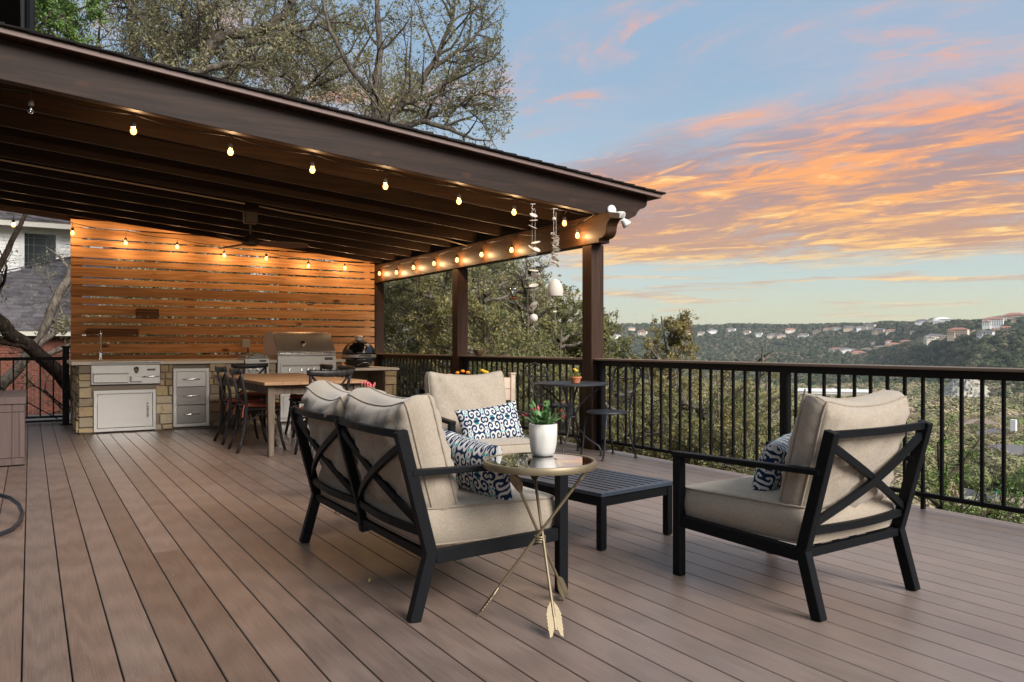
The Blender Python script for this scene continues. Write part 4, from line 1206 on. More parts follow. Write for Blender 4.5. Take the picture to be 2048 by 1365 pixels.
for x_ in (2.54, 2.64, 2.73):
    m = MB(); m.lathe([(.024, 0), (.024, .01), (.018, .03), (0, .032)], 14, (x_, 10.90, .755), Matrix.Rotation(R(90), 3, 'X')); kp(m, 'knob', 'chrome', smooth=True)

# big grill
t = thing('gas_grill', 'large built-in stainless steel gas grill with a closed slanted hood', 'grill', (3.32, 10.93, .45))
inv = Matrix.Translation((-3.32, -10.93, -.45))
m = MB(); m.box(2.91, 3.742, 10.90, 11.70, .46, .945); kp(m, 'body', bevel=.004)
m = MB(); m.box(2.945, 3.71, 10.885, 10.8985, .60, .85); kp(m, 'control_panel', 'steel_brushed', bevel=.003)
m = MB(); m.box(2.965, 3.69, 10.881, 10.8845, .795, .822); kp(m, 'panel_slot', 'steel_dark')
hood = [(10.90, .95), (10.895, 1.005), (10.93, 1.03), (11.14, 1.255), (11.24, 1.285), (11.58, 1.285), (11.68, 1.2), (11.69, .95)]
m = MB(); m.prism(hood, 2.91, 3.742, 'x'); kp(m, 'hood', 'steel_brushed', bevel=.012, seg=2, smooth=True)
m = MB(); m.tube([(2.93, 10.85, .985), (3.72, 10.85, .985)], .014, 12); kp(m, 'hood_handle', 'chrome', smooth=True)
for x_ in (2.945, 3.705):
    m = MB(); m.tube([(x_, 10.90, .985), (x_, 10.85, .985)], .017, 10); kp(m, 'handle_bracket', 'chrome', smooth=True)
m = MB(); m.lathe([(.034, 0), (.034, .012), (.026, .018), (0, .018)], 20, (3.30, 11.015, 1.125), Matrix.Rotation(R(47), 3, 'X')); kp(m, 'temperature_gauge', 'chrome', smooth=True)
m = MB(); m.lathe([(.024, .019), (0, .0195)], 20, (3.30, 11.015, 1.125), Matrix.Rotation(R(47), 3, 'X')); kp(m, 'gauge_face', 'main_house_wall')
for x_ in (3.07, 3.24, 3.33, 3.41, 3.58):
    m = MB(); m.lathe([(.030, 0), (.030, .012), (.022, .034), (0, .036)], 16, (x_, 10.884, .755), Matrix.Rotation(R(90), 3, 'X')); kp(m, 'knob', 'chrome', smooth=True)
m = MB(); m.box(3.575, 3.69, 10.8955, 10.8985, .885, .92); kp(m, 'name_plate', 'main_house_wall')
o = text_obj('plate_lettering', 'FLO', .030, (3.612, 10.895, .903), (R(90), 0, 0), 'pvc_white', t); o.matrix_parent_inverse = inv
o = text_obj('plate_lettering', 'Grills', .018, (3.663, 10.895, .900), (R(90), 0, 0), 'pvc_white', t); o.matrix_parent_inverse = inv
# doors under the grill
t = thing('grill_cabinet', 'pair of stainless steel cabinet doors below the gas grill', 'cabinet door', (3.32, 10.93, .04))
inv = Matrix.Translation((-3.32, -10.93, -.04))
m = MB()
for q in ((2.955, 3.695, .385, .425), (2.955, 3.695, .035, .075), (2.955, 2.99, .076, .384), (3.66, 3.695, .076, .384)): m.box(q[0], q[1], 10.918, 10.965, q[2], q[3])
kp(m, 'frame', 'steel_brushed')
for (a, b, hx) in ((2.994, 3.322, 3.29), (3.328, 3.656, 3.36)):
    m = MB(); m.box(a, b, 10.922, 10.94, .079, .381); d_ = kp(m, 'door', 'steel_brushed', bevel=.002)
    handle(d_, (hx, 10.922, .16), (hx, 10.922, .30), .028, .007)

# ceramic egg smoker
t = thing('ceramic_smoker', 'glossy black egg-shaped ceramic smoker with a steel chimney cap on the low counter', 'smoker', (4.27, 11.40, .757))
m = MB(); m.lathe([(.14, .0), (.20, .03), (.245, .10), (.255, .15)], 32); m.build('base_bowl', 'black_glaze', t, smooth='all')
m = MB(); m.lathe([(.262, .152), (.264, .165), (.262, .192), (.258, .194)], 32); m.build('steel_band', 'steel_brushed', t, smooth=True)
pr = [(.252 * math.cos(a_), .196 + .215 * math.sin(a_)) for a_ in [i * PI / 2 / 12 for i in range(12)]] + [(.075, .402), (.07, .408)]
m = MB(); m.lathe([p for p in pr if p[0] > .065], 32); m.build('dome_lid', 'black_glaze', t, smooth='all')
m = MB(); m.lathe([(.062, .395), (.064, .45), (.070, .455), (.070, .475), (.058, .482), (0, .484)], 24); m.build('chimney_cap', 'steel_brushed', t, smooth=True)
m = MB(); m.lathe([(.028, 0), (.028, .008), (.02, .012), (0, .012)], 18, (.075, -.175, .335), Matrix.Rotation(R(52), 3, 'X')); m.build('temperature_gauge', 'pvc_white', t, smooth=True)
m = MB(); m.tube([(-.09, -.235, .17), (-.08, -.30, .18), (.08, -.30, .18), (.09, -.235, .17)], .009, 8); m.build('handle', 'black_metal', t, smooth='all')
m = MB(); m.tube([(-.11 + .22 * i / 10, -.235 - .05 * math.sin(PI * i / 10), .03 + .05 * math.sin(PI * i / 10)) for i in range(11)], .004, 6); m.build('wire_bail', 'chrome', t, smooth='all')

# outlet box on the screen
t = thing('outlet_box', 'grey weatherproof outlet box fixed to the screen left of the grill hood', 'outlet', (2.86, 12.58, 1.12))
m = MB(); m.box(-.055, .055, -.07, 0, -.07, .07); m.build('cover', 'grey_plastic', t, bevel=.008)
m = MB(); m.tube([(.03, -.04, -.07), (.03, -.04, -.14)], .012, 8); m.build('plug', 'cord_black', t)
# small wooden shelves on the slat screen
def wall_shelf(x0, x1, z0, z1, label):
    t = thing('wall_shelf', label, 'wooden shelf', ((x0 + x1) / 2, 12.59, z0))
    L = (x1 - x0) / 2; H = z1 - z0
    m = MB(); m.box(-L, L, -.10, -.0, 0, .018); m.build('shelf_board', 'shelf_dark', t, bevel=.002)
    for i in range(3):
        a = .021 + i * (H - .021) / 3; m = MB(); m.box(-L, L, -.10, -.085, a, a + (H - .021) / 3 - .006); m.build('front_slat', 'shelf_dark', t, bevel=.002)
    for s_ in (-1, 1):
        m = MB(); m.box(s_ * L - .008 * (s_ > 0) - .0 * (s_ < 0), s_ * L + .008 * (s_ < 0), -.084, -.0, .019, H * .9); m.build('side_panel', 'shelf_dark', t)
wall_shelf(1.31, 1.61, 1.485, 1.630, 'short dark wooden shelf on the screen, the higher of the two')
wall_shelf(.68, 1.34, 1.22, 1.335, 'long dark wooden shelf on the screen just above the faucet')
# ================================================================ lounge furniture
def seat_frame(t, W_, D_, bays):
    """metal seat built in its own frame: front towards -Y, width along X, origin at centre of footprint"""
    hw = W_ / 2; T = .042
    yf = -D_ / 2; yk = D_ / 2 - .085; 
    knee = (yk, .262); foot = (D_ / 2 - .012, 0.0); top = (D_ / 2 + .045, .760)
    for s_ in (-1, 1):
        x = s_ * (hw - T / 2)
        m = MB(); m.bar((x, yf + .03, .0), (x, yf + .03, .565), T, .048, (0, 1, 0)); m.build('front_leg', 'sofa_metal', t, bevel=.003)
        m = MB(); m.bar((x, foot[0], 0), (x, knee[0] - .003, knee[1] + .012), T, .050, (0, 1, 0)); m.build('rear_leg', 'sofa_metal', t, bevel=.003)
        m = MB(); m.bar((x, knee[0] - .006, knee[1] - .018), (x, top[0], top[1]), T - .002, .050, (0, 1, 0)); m.build('back_upright', 'sofa_metal', t, bevel=.003)
        m = MB(); m.bar((x, yf + .005, .577), (x, knee[0] + (top[0] - knee[0]) * .66, .592), .046, .024); m.build('armrest', 'sofa_metal', t, bevel=.003)
        m = MB(); m.bar((x, yf + .055, .262), (x, knee[0] - .02, .246), .032, .055); m.build('side_rail', 'sofa_metal', t, bevel=.003)
    m = MB(); m.bar((-hw + T, yf + .03, .262), (hw - T, yf + .03, .262), .032, .05); m.build('front_rail', 'sofa_metal', t, bevel=.003)
    m = MB(); m.bar((-hw + T, knee[0], .252), (hw - T, knee[0], .252), .035, .035); m.build('rear_rail', 'sofa_metal', t, bevel=.003)
    for i in range(5 * bays):
        x = -hw + T + (i + .5) * (W_ - 2 * T) / (5 * bays)
        m = MB(); m.bar((x, yf + .05, .258), (x, knee[0] - .02, .240), .03, .008); m.build('seat_slat', 'sofa_metal', t)
    def yb(z): return knee[0] + (top[0] - knee[0]) * (z - knee[1]) / (top[1] - knee[1])
    bw = (W_ - 2 * T) / bays
    if bays == 2:
        m = MB(); m.bar((0, knee[0] - .004, .205), (0, yb(.30), .30), T, .045, (0, 1, 0)); m.bar((0, yb(.29), .29), (0, yb(.75), .75), T * .8, .04, (0, 1, 0)); m.build('middle_upright', 'sofa_metal', t, bevel=.002)
    for b in range(bays):
        x0 = -hw + T + b * bw + (.016 if b else 0); x1 = -hw + T + (b + 1) * bw - (.016 if b < bays - 1 else 0)
        def curved(z0_, z1_, xa, xb, bow, nm, hh=.032):
            m = MB(); n = 8; pts = []
            for i in range(n + 1):
                u = i / n; x = xa + (xb - xa) * u; z = z0_ + (z1_ - z0_) * u
                pts.append(Vector((x, yb(z) + bow * math.sin(PI * u), z)))
            for i in range(n): m.bar(pts[i], pts[i + 1], .020, hh, (0, 0, 1), ext=.0015)
            m.build(nm, 'sofa_metal', t)
        curved(.745, .745, x0, x1, .028, 'top_rail', .030)
        curved(.345, .345, x0, x1, .028, 'lower_rail', .032)
        curved(.375, .700, x0, x1, .018, 'cross_bar', .030)
        curved(.700, .375, x0, x1, .034, 'cross_bar', .030)
    return yf, knee, top
def M4(loc, rx=0, ry=0, rz=0): return Matrix.Translation(loc) @ Matrix.Rotation(rz, 4, 'Z') @ Matrix.Rotation(ry, 4, 'Y') @ Matrix.Rotation(rx, 4, 'X')

def armchair(label, loc, rz, seed):
    W_, D_ = .735, .80
    t = thing('lounge_chair', label, 'armchair', loc, rz)
    yf, knee, top = seat_frame(t, W_, D_, 1)
    cushion('seat_cushion', t, M4((0, -.040, .348), R(-88.6)), w_=.645, h_=.70, rim=.148, bulge=.022, seed=seed, corner=.03, wrinkle=.005)
    cushion('back_cushion', t, M4((0, .272, .628), R(-14.5)), w_=.615, h_=.50, rim=.10, bulge=.078, seed=seed + 1, wrinkle=.017, ears=.03, droop=.014, pinch=.025)
    return t
# loveseat seen from behind, facing +X
t = thing('loveseat', 'two-seat outdoor loveseat with crossed metal back and beige cushions, seen from behind', 'sofa', (1.665, 3.585, 0), R(90))
seat_frame(t, 1.50, .76, 2)
cushion('seat_cushion', t, M4((-.345, -.030, .347), R(-88.6)), w_=.68, h_=.66, rim=.148, bulge=.02, seed=3, wrinkle=.005, corner=.03)
cushion('seat_cushion', t, M4((.345, -.030, .347), R(-88.6)), w_=.68, h_=.66, rim=.148, bulge=.02, seed=4, wrinkle=.005, corner=.03)
cushion('back_cushion', t, M4((-.350, .262, .630), R(-15), 0, R(1)), w_=.66, h_=.50, rim=.11, bulge=.082, seed=5, wrinkle=.018, ears=.028, droop=.018, pinch=.025)
cushion('back_cushion', t, M4((.335, .262, .628), R(-17), R(-2), R(-2)), w_=.66, h_=.50, rim=.11, bulge=.085, seed=9, wrinkle=.019, ears=.028, droop=.024, pinch=.03)
armchair('beige armchair at the right seen from behind with crossed metal back', (3.008, 2.42, 0), R(182.5), 21)
armchair('beige armchair facing the camera in front of the cream planter', (2.80, 5.00, 0), R(-8), 33)
# scatter pillows
throw_pillow('blue scroll-print pillow lying in the corner of the loveseat', M4((1.71, 3.10, .545), R(-20), R(-6), R(100)), 2, .43, .29)
throw_pillow('blue scroll-print pillow leaning on the armchair that faces the camera', M4((2.815, 4.87, .525), R(-24), R(-7), R(-10)), 5, .47, .28)
throw_pillow('blue scroll-print pillow on the right armchair seen edge-on', M4((2.985, 2.475, .538), R(-20), R(4), R(204)), 8, .42, .27)

# slatted coffee table
t = thing('coffee_table', 'low black slatted metal coffee table between the seats', 'coffee table', (2.81, 3.81, 0), R(7.6))
w2, l2, h = .30, .49, .312
for sx in (-1, 1):
    for sy in (-1, 1):
        m = MB(); m.box(-.021, .021, -.021, .021, .008, h - .0222); o = m.build('leg', 'sofa_metal', t, bevel=.003); o.location = (sx * (w2 - .028), sy * (l2 - .028), 0)
        m = MB(); m.box(-.016, .016, -.016, .016, 0, .0078); q = m.build('foot_glide', 'cord_black', o)
m = MB()
for s_ in (-1, 1):
    m.box(s_ * (w2 - .028) - .015, s_ * (w2 - .028) + .015, -l2 + .05, l2 - .05, h - .075, h - .022); m.box(-w2 + .05, w2 - .05, s_ * (l2 - .028) - .015, s_ * (l2 - .028) + .015, h - .075, h - .022)
m.build('apron', 'sofa_metal', t)
m = MB()
for s_ in (-1, 1):
    m.box(s_ * (w2 - .02) - .02, s_ * (w2 - .02) + .02, -l2, l2, h - .0215, h); m.box(-w2 + .0402, w2 - .0402, s_ * (l2 - .02) - .02, s_ * (l2 - .02) + .02, h - .0215, h)
m.build('top_frame', 'table_sheen_metal', t, bevel=.002)
n_ = 9; sw = (2 * w2 - .08) / n_
me0 = None
for i in range(n_):
    x = -w2 + .04 + (i + .5) * sw
    if me0 is None: m = MB(); m.box(-sw / 2 + .0095, sw / 2 - .0095, -l2 + .0405, l2 - .0405, h - .014, h - .002); o = m.build('slat', 'table_sheen_metal', t, bevel=.0015); me0 = o.data
    else: o = link('slat', me0, None, t)
    o.location.x = x

# round glass side table on three crossed arrows
def arrow_table(label, loc, angs, rz=0):
    t = thing('arrow_side_table', label, 'side table', loc, rz)
    H, RT = .635, .226
    m = MB(); m.lathe([(RT - .018, H - .026), (RT, H - .028), (RT + .003, H - .023), (RT + .003, H - .004), (RT, H), (RT - .010, H), (RT - .012, H - .008), (RT - .018, H - .010), (RT - .018, H - .026)], 64); m.build('rim', 'gold_metal', t, smooth=True)
    m = MB(); m.lathe([(0, H - .0095), (RT - .0125, H - .0095), (RT - .0125, H - .0025), (0, H - .0025)], 64); m.build('glass_top', 'table_glass', t)
    zc = .318; rc = .021
    for i, a in enumerate(angs):
        d = Vector((math.cos(R(a)), math.sin(R(a)), 0)); rr = .262
        side = Vector((-d.y, d.x, 0)) * (rc * .8)
        foot = d * rr * .97; topp = -d * (RT - .030) + side + Vector((0, 0, H - .028))
        foot.z = .0
        ax = (topp - foot).normalized()
        m = MB(); m.tube([foot + ax * .085, topp - ax * .06], .0062, 8); s_ = m.build('arrow_shaft', 'gold_metal', t, smooth=True)
        # head under the rim
        wdir = Vector((-d.y, d.x, 0)); hd = topp
        prof = [(0, .0), (.020, -.018), (.024, -.055), (.013, -.088), (.007, -.10), (-.007, -.10), (-.013, -.088), (-.024, -.055), (-.020, -.018)]
        m = MB(); nrm = ax.cross(wdir).normalized()
        vs = [hd + wdir * u + ax * v + nrm * .004 * s for s in (-1, 1) for u, v in prof]
        n = len(prof); m.add(vs, [tuple(range(n)), tuple(reversed(range(n, 2 * n)))] + [(k, k + n, (k + 1) % n + n, (k + 1) % n) for k in range(n)])
        m.build('arrowhead', 'gold_metal', s_)
        # fletching at the foot
        fl = []
        for sgn in (1, -1):
            e = [(.003, .15), (.022, .118), (.027, .10)]
            z_ = .10
            for k in range(5): e += [(.030, z_ - .006), (.027, z_ - .012)]; z_ -= .014
            e += [(.026, .008), (.016, .014), (.005, .045)]
            fl.append([(sgn * u, v) for u, v in e])
        m = MB()
        for e in fl:
            n = len(e); wd_ = (wdir if i != 2 else ax.cross(wdir).normalized())
            nn = ax.cross(wd_).normalized()
            vs = [foot + wd_ * u + ax * v + nn * .0018 * s for s in (-1, 1) for u, v in e]
            m.add(vs, [tuple(range(n)), tuple(reversed(range(n, 2 * n)))] + [(k, k + n, (k + 1) % n + n, (k + 1) % n) for k in range(n)])
            for k in range(7):
                z_ = .025 + k * .013; sg = 1 if e[1][0] > 0 else -1
                m.bar(foot + ax * (z_ + .012) + wd_ * sg * .004 - nn * .002, foot + ax * z_ + wd_ * sg * .024 - nn * .002, .0016, .0012, nn)
        m.tube([foot + ax * .035, foot + ax * .09], .0055, 6)
        m.build('fletching', 'gold_metal', s_)
    for z_ in (zc - .012, zc - .002, zc + .008):
        m = MB(); m.lathe([(.020 + .0045 * math.cos(a_), z_ + .0045 * math.sin(a_)) for a_ in [k * PI / 4 for k in range(9)]], 20); m.build('binding_ring', 'gold_metal', t, smooth=True)
    return t
arrow_table('round glass-topped side table on three crossed brass arrows in the foreground', (1.757, 2.64, 0), (145, 251, 29))
arrow_table('second brass arrow side table almost hidden behind the loveseat', (1.93, 4.98, 0), (196, 316, 76))

# ---------------------------------------------------------------- potted plants
def leaf_blade(m, p, d, L, wd, up=(0, 0, 1), bend=.3, n=4, wav=0.0):
    p = Vector(p); d = Vector(d).normalized(); side = d.cross(Vector(up)).normalized(); u = side.cross(d)
    vs = []; fs = []
    for i in range(n + 1):
        t_ = i / n; c = p + d * L * t_ - Vector((0, 0, 1)) * bend * L * t_ * t_
        ww = wd * (math.sin(PI * min(1, .12 + t_ * .88)) ** .7) * (1 + wav * (i % 2))
        vs += [c - side * ww, c + u * wd * .12, c + side * ww]
    for i in range(n):
        a = 3 * i; fs += [(a, a + 1, a + 4, a + 3), (a + 1, a + 2, a + 5, a + 4)]
    m.add(vs, fs)
t = thing('potted_cactus', 'white textured pot with a red-flowering holiday cactus on the glass side table', 'potted plant', (1.842, 2.745, .6335))
prof = [(.040, 0), (.045, .003), (.050, .018), (.0555, .045), (.059, .08), (.060, .132), (.057, .135), (.055, .130), (.053, .118), (0, .116)]
m = MB(); m.lathe(prof, 40)
for i, v in enumerate(m.v):
    r_ = math.hypot(v[0], v[1])
    if r_ > .048 and .006 < v[2] < .128:
        a_ = math.atan2(v[1], v[0]); k_ = 1 + .018 * math.sin(a_ * 9 + v[2] * 160) ; m.v[i] = (v[0] * k_, v[1] * k_, v[2])
m.v = m.v
o = m.build('pot', 'white_ceramic', t, smooth='all')
m = MB(); m.lathe([(.058, .117), (.03, .121), (0, .122)], 20); m.build('soil', 'soil', t)
rg = random.Random(4); m = MB(); fl = MB()
for i in range(38):
    a_ = rg.uniform(0, 2 * PI); tilt = rg.uniform(.05, 1.05); p = Vector((math.cos(a_) * .02, math.sin(a_) * .02, .118))
    d = Vector((math.cos(a_) * math.sin(tilt), math.sin(a_) * math.sin(tilt), math.cos(tilt)))
    nseg = rg.choice([2, 2, 3]) if tilt < .9 else 2
    for k in range(nseg):
        L = rg.uniform(.034, .048); leaf_blade(m, p, d, L * 1.1, .0095, bend=.05 + .1 * k, n=3)
        p = p + d * L - Vector((0, 0, .002 * k)); d = (d + Vector((math.cos(a_), math.sin(a_), -.1)) * .18).normalized()
    if rg.random() < .15 and nseg >= 2:
        for kk in range(5): leaf_blade(fl, p, d + Vector([rg.uniform(-.4, .4) for _ in range(3)]), rg.uniform(.016, .03), .0035, bend=.2, n=2)
m.build('leaf_segments', 'leaf_cactus', t, smooth='all'); fl.build('flowers', 'petal_red', t)

def flower_pot(name, label, loc, r_, h_, potm, petal, leafm_, n, fh, fr, tulip=False, seed=1):
    t = thing(name, label, 'potted plant', loc); rg = random.Random(seed)
    m = MB(); m.lathe([(r_ * .68, 0), (r_ * .92, h_ * .72), (r_, h_ * .72), (r_ * 1.04, h_ * .74), (r_ * 1.04, h_), (r_ * .93, h_), (r_ * .9, h_ * .86), (0, h_ * .86)], 24); m.build('pot', potm, t, smooth=True)
    m = MB(); f_ = MB()
    for i in range(n):
        a_ = rg.uniform(0, 2 * PI); k_ = rg.uniform(.1, .9); p = Vector((math.cos(a_) * r_ * k_, math.sin(a_) * r_ * k_, h_ * .86))
        d = Vector((math.cos(a_) * .4 * k_, math.sin(a_) * .4 * k_, 1))
        leaf_blade(m, p, d + Vector([rg.uniform(-.5, .5) for _ in range(3)]), rg.uniform(.5, 1.0) * fh, fr * (.28 if tulip else .45), bend=.15, n=3)
    for i in range(max(4, n // 4)):
        a_ = rg.uniform(0, 2 * PI); k_ = rg.uniform(0, .9); p = Vector((math.cos(a_) * r_ * k_, math.sin(a_) * r_ * k_, h_ * .9))
        q = p + Vector((math.cos(a_) * .25 * fh * k_, math.sin(a_) * .25 * fh * k_, fh * rg.uniform(.75, 1.05)))
        m.tube([p, q], .002, 4)
        if tulip: f_.sphere(tuple(q), fr * .35, fr * .35, fr * .75, 6, 4)
        else: f_.sphere(tuple(q), fr * .6, fr * .6, fr * .45, 7, 4)
    m.build('leaves', leafm_, t); f_.build('flowers', petal, t)
    return t
flower_pot('potted_flower', 'small terracotta pot with a yellow bloom on the bistro table', (4.56, 6.22, .7265), .056, .062, 'terracotta', 'petal_yellow', 'leaf_shrub', 26, .075, .022, seed=3)
flower_pot('potted_flower', 'pot of pink-red tulip-like flowers showing above the loveseat cushions', (1.93, 4.98, .6335), .06, .10, 'white_ceramic', 'petal_pink', 'leaf_tulip', 60, .12, .020, True, seed=5)

# cream planter on legs
t = thing('planter_stand', 'cream wooden raised planter on corner posts behind the armchair', 'planter', (4.36, 7.93, 0))
for sx in (-1, 1):
    for sy in (-1, 1):
        m = MB(); m.box(-.03, .03, -.03, .03, 0, .755); o = m.build('corner_post', 'planter_cream', t, bevel=.004); o.location = (sx * .415, sy * .17, 0)
        m = MB(); m.box(-.037, .037, -.037, .037, .7555, .775); m.build('post_cap', 'planter_cream', o, bevel=.004)
for sy in (-1, 1):
    for k_ in range(2):
        m = MB(); m.box(-.384, .384, sy * .17 - .011, sy * .17 + .011, .46 + k_ * .132, .46 + k_ * .132 + .127); m.build('side_board', 'planter_cream', t, bevel=.002)
for sx in (-1, 1):
    for k_ in range(2):
        m = MB(); m.box(sx * .415 - .011, sx * .415 + .011, -.139, .139, .46 + k_ * .132, .46 + k_ * .132 + .127); m.build('end_board', 'planter_cream', t, bevel=.002)
m = MB(); m.box(-.384, .384, -.159, .159, .46, .69); m.build('soil', 'soil', t)
m = MB(); m.box(-.40, .40, -.012, .012, .13, .16); m.build('lower_stretcher', 'planter_cream', t)
rg = random.Random(8); m = MB(); f1 = MB(); f2 = MB()
for i in range(240):
    x = rg.uniform(-.36, .36); y = rg.uniform(-.14, .14); cl = math.exp(-((x + .17) / .13) ** 2) + math.exp(-((x - .13) / .10) ** 2)
    if rg.random() > cl: continue
    leaf_blade(m, (x, y, .69), (rg.uniform(-.7, .7), rg.uniform(-.7, .7), 1), rg.uniform(.04, .10), .010, bend=.3, n=2)
for (x, y, z, b) in ((-.17, -.05, .80, f1), (-.12, -.08, .785, f1), (-.21, 0, .78, f1), (.11, -.06, .79, f2), (.16, -.02, .78, f2), (.13, .03, .80, f2)): b.sphere((x, y, z), .026, .026, .018, 9, 5)
m.build('leaves', 'leaf_shrub', t); f1.build('orange_flowers', 'petal_orange', t); f2.build('yellow_flowers', 'petal_yellow', t)

# ---------------------------------------------------------------- bistro set
t = thing('bistro_table', 'round black wrought iron bistro table by the corner post', 'bistro table', (4.60, 6.36, 0), R(20))
m = MB(); m.lathe([(0, .706), (.352, .706), (.366, .700), (.372, .704), (.372, .718), (.362, .724), (0, .724)], 56); m.build('tabletop', 'wrought_iron', t, smooth=True)
for i in range(4):
    a_ = i * PI / 2 + R(20); d = Vector((math.cos(a_), math.sin(a_), 0))
    prof = [(.30, .70), (.27, .655), (.19, .60), (.10, .51), (.055, .42), (.05, .35), (.085, .26), (.17, .17), (.245, .125), (.285, .10), (.305, .06), (.31, .012)]
    m = MB(); m.tube([d * r_ + Vector((0, 0, z_)) for r_, z_ in prof], .0095, 8); l_ = m.build('leg', 'wrought_iron', t, smooth='all')
    m = MB(); m.lathe([(.016, 0), (.018, .006), (.014, .02)], 12, tuple(d * .31)); m.build('foot', 'wrought_iron', l_, smooth=True)
m = MB(); m.lathe([(.062 + .007 * math.cos(k * PI / 4), .385 + .007 * math.sin(k * PI / 4)) for k in range(9)], 24); m.build('brace_ring', 'wrought_iron', t, smooth='all')
m = MB(); m.tube([(0, 0, .40), (0, 0, .705)], .012, 8); m.build('center_stem', 'wrought_iron', t)
def bistro_chair(label, loc, rz):
    t = thing('bistro_chair', label, 'bistro chair', loc, rz, 'bistro chairs')
    m = MB(); m.lathe([(0, .440), (.185, .443), (.197, .432), (.203, .440), (.200, .452), (.19, .456), (0, .448)], 40); m.build('seat', 'wrought_iron', t, smooth=True)
    for s_ in (-1, 1):   # front is -Y
        m = MB(); m.tube([(s_ * .15, -.12, .44), (s_ * .165, -.15, .30), (s_ * .17, -.165, .12), (s_ * .175, -.19, .012)], .0085, 8); l_ = m.build('leg', 'wrought_iron', t, smooth='all')
        m = MB(); m.lathe([(.017, 0), (.018, .008), (.012, .022)], 10, (s_ * .175, -.19, 0)); m.build('foot', 'wrought_iron', l_, smooth=True)
        m = MB(); m.tube([(s_ * .175, .215, .012), (s_ * .155, .17, .20), (s_ * .145, .155, .44), (s_ * .155, .175, .58), (s_ * .19, .225, .74), (s_ * .205, .26, .82), (s_ * .195, .268, .855), (s_ * .165, .272, .868)], .0090, 8); l_ = m.build('leg', 'wrought_iron', t, smooth='all')
        m = MB(); m.lathe([(.017, 0), (.018, .008), (.012, .022)], 10, (s_ * .175, .215, 0)); m.build('foot', 'wrought_iron', l_, smooth=True)
    m = MB(); m.tube([(x, .272, .868 + .035 * math.exp(-(x / .075) ** 2) + .002) for x in [-.165 + .33 * i / 16 for i in range(17)]], .0090, 8); m.build('top_rail', 'wrought_iron', t, smooth='all')
    m = MB(); m.tube([(-.198, .238, .775), (-.1, .25, .765), (0, .252, .762), (.1, .25, .765), (.198, .238, .775)], .0055, 8); m.build('back_rail', 'wrought_iron', t, smooth='all')
    for s_ in (-1, 1):
        m = MB(); m.tube([(s_ * .02, .268, .895), (s_ * .05, .262, .85), (s_ * .10, .255, .80), (s_ * .14, .252, .775)], .0045, 6); m.build('scroll_bar', 'wrought_iron', t, smooth='all')
    # expanded-metal back: diamond mesh as real wire, one part
    m = MB(); n = 15
    def bp(u, v):  # u across -1..1, v 0..1 up
        hw = .145 + .045 * v ** 1.5; return Vector((u * hw, .158 + .09 * v ** 1.4, .47 + .295 * v))
    for i in range(-n, n + 1):
        for s_ in (-1, 1):
            pts = []
            for k_ in range(13):
                v = k_ / 12; u = i / n * 2 + s_ * (v - .5) * 2.0
                if -1 <= u <= 1: pts.append(bp(u, v))
            if len(pts) >= 2: m.tube(pts, .0017, 3, cap=False)
    o = m.build('mesh_back', 'wrought_iron', t); o['kind'] = 'stuff'
    return t
bistro_chair('bistro chair nearer the camera, right of the bistro table, wire back against the railing', (4.80, 6.03, 0), R(-90))
bistro_chair('bistro chair on the far left side of the bistro table, partly behind it', (4.84, 6.96, 0), R(90))
# ================================================================ dining set
t = thing('dining_table', 'long wooden dining table with a light oak top on grey-brown legs', 'dining table', (2.46, 8.96, 0))
W2, L2 = .525, 1.24
bw = 2 * W2 / 6
for i in range(6):
    m = MB(); m.box(-W2 + i * bw + .0008, -W2 + (i + 1) * bw - .0008, -L2, L2, .703, .733); m.build('top_board', 'tabletop_oak', t, bevel=.002)
for sx in (-1, 1):
    for sy in (-1, 1):
        x, y = sx * (W2 - .085), sy * (L2 - .10)
        m = MB(); a = .034; b = .026
        m.add([(x - b, y - b, 0), (x + b, y - b, 0), (x + b, y + b, 0), (x - b, y + b, 0), (x - a, y - a, .55), (x + a, y - a, .55), (x + a, y + a, .55), (x - a, y + a, .55), (x - a, y - a, .7025), (x + a, y - a, .7025), (x + a, y + a, .7025), (x - a, y + a, .7025)],
              [(3, 2, 1, 0), (0, 1, 5, 4), (1, 2, 6, 5), (2, 3, 7, 6), (3, 0, 4, 7), (4, 5, 9, 8), (5, 6, 10, 9), (6, 7, 11, 10), (7, 4, 8, 11), (8, 9, 10, 11)])
        m.build('leg', 'table_leg_wood', t, bevel=.003)
for s_ in (-1, 1):
    m = MB(); m.box(s_ * (W2 - .085) - .012, s_ * (W2 - .085) + .012, -L2 + .137, L2 - .137, .61, .7025); m.build('apron', 'table_leg_wood', t)
    m = MB(); m.box(-W2 + .122, W2 - .122, s_ * (L2 - .10) - .012, s_ * (L2 - .10) + .012, .61, .7025); m.build('apron', 'table_leg_wood', t)

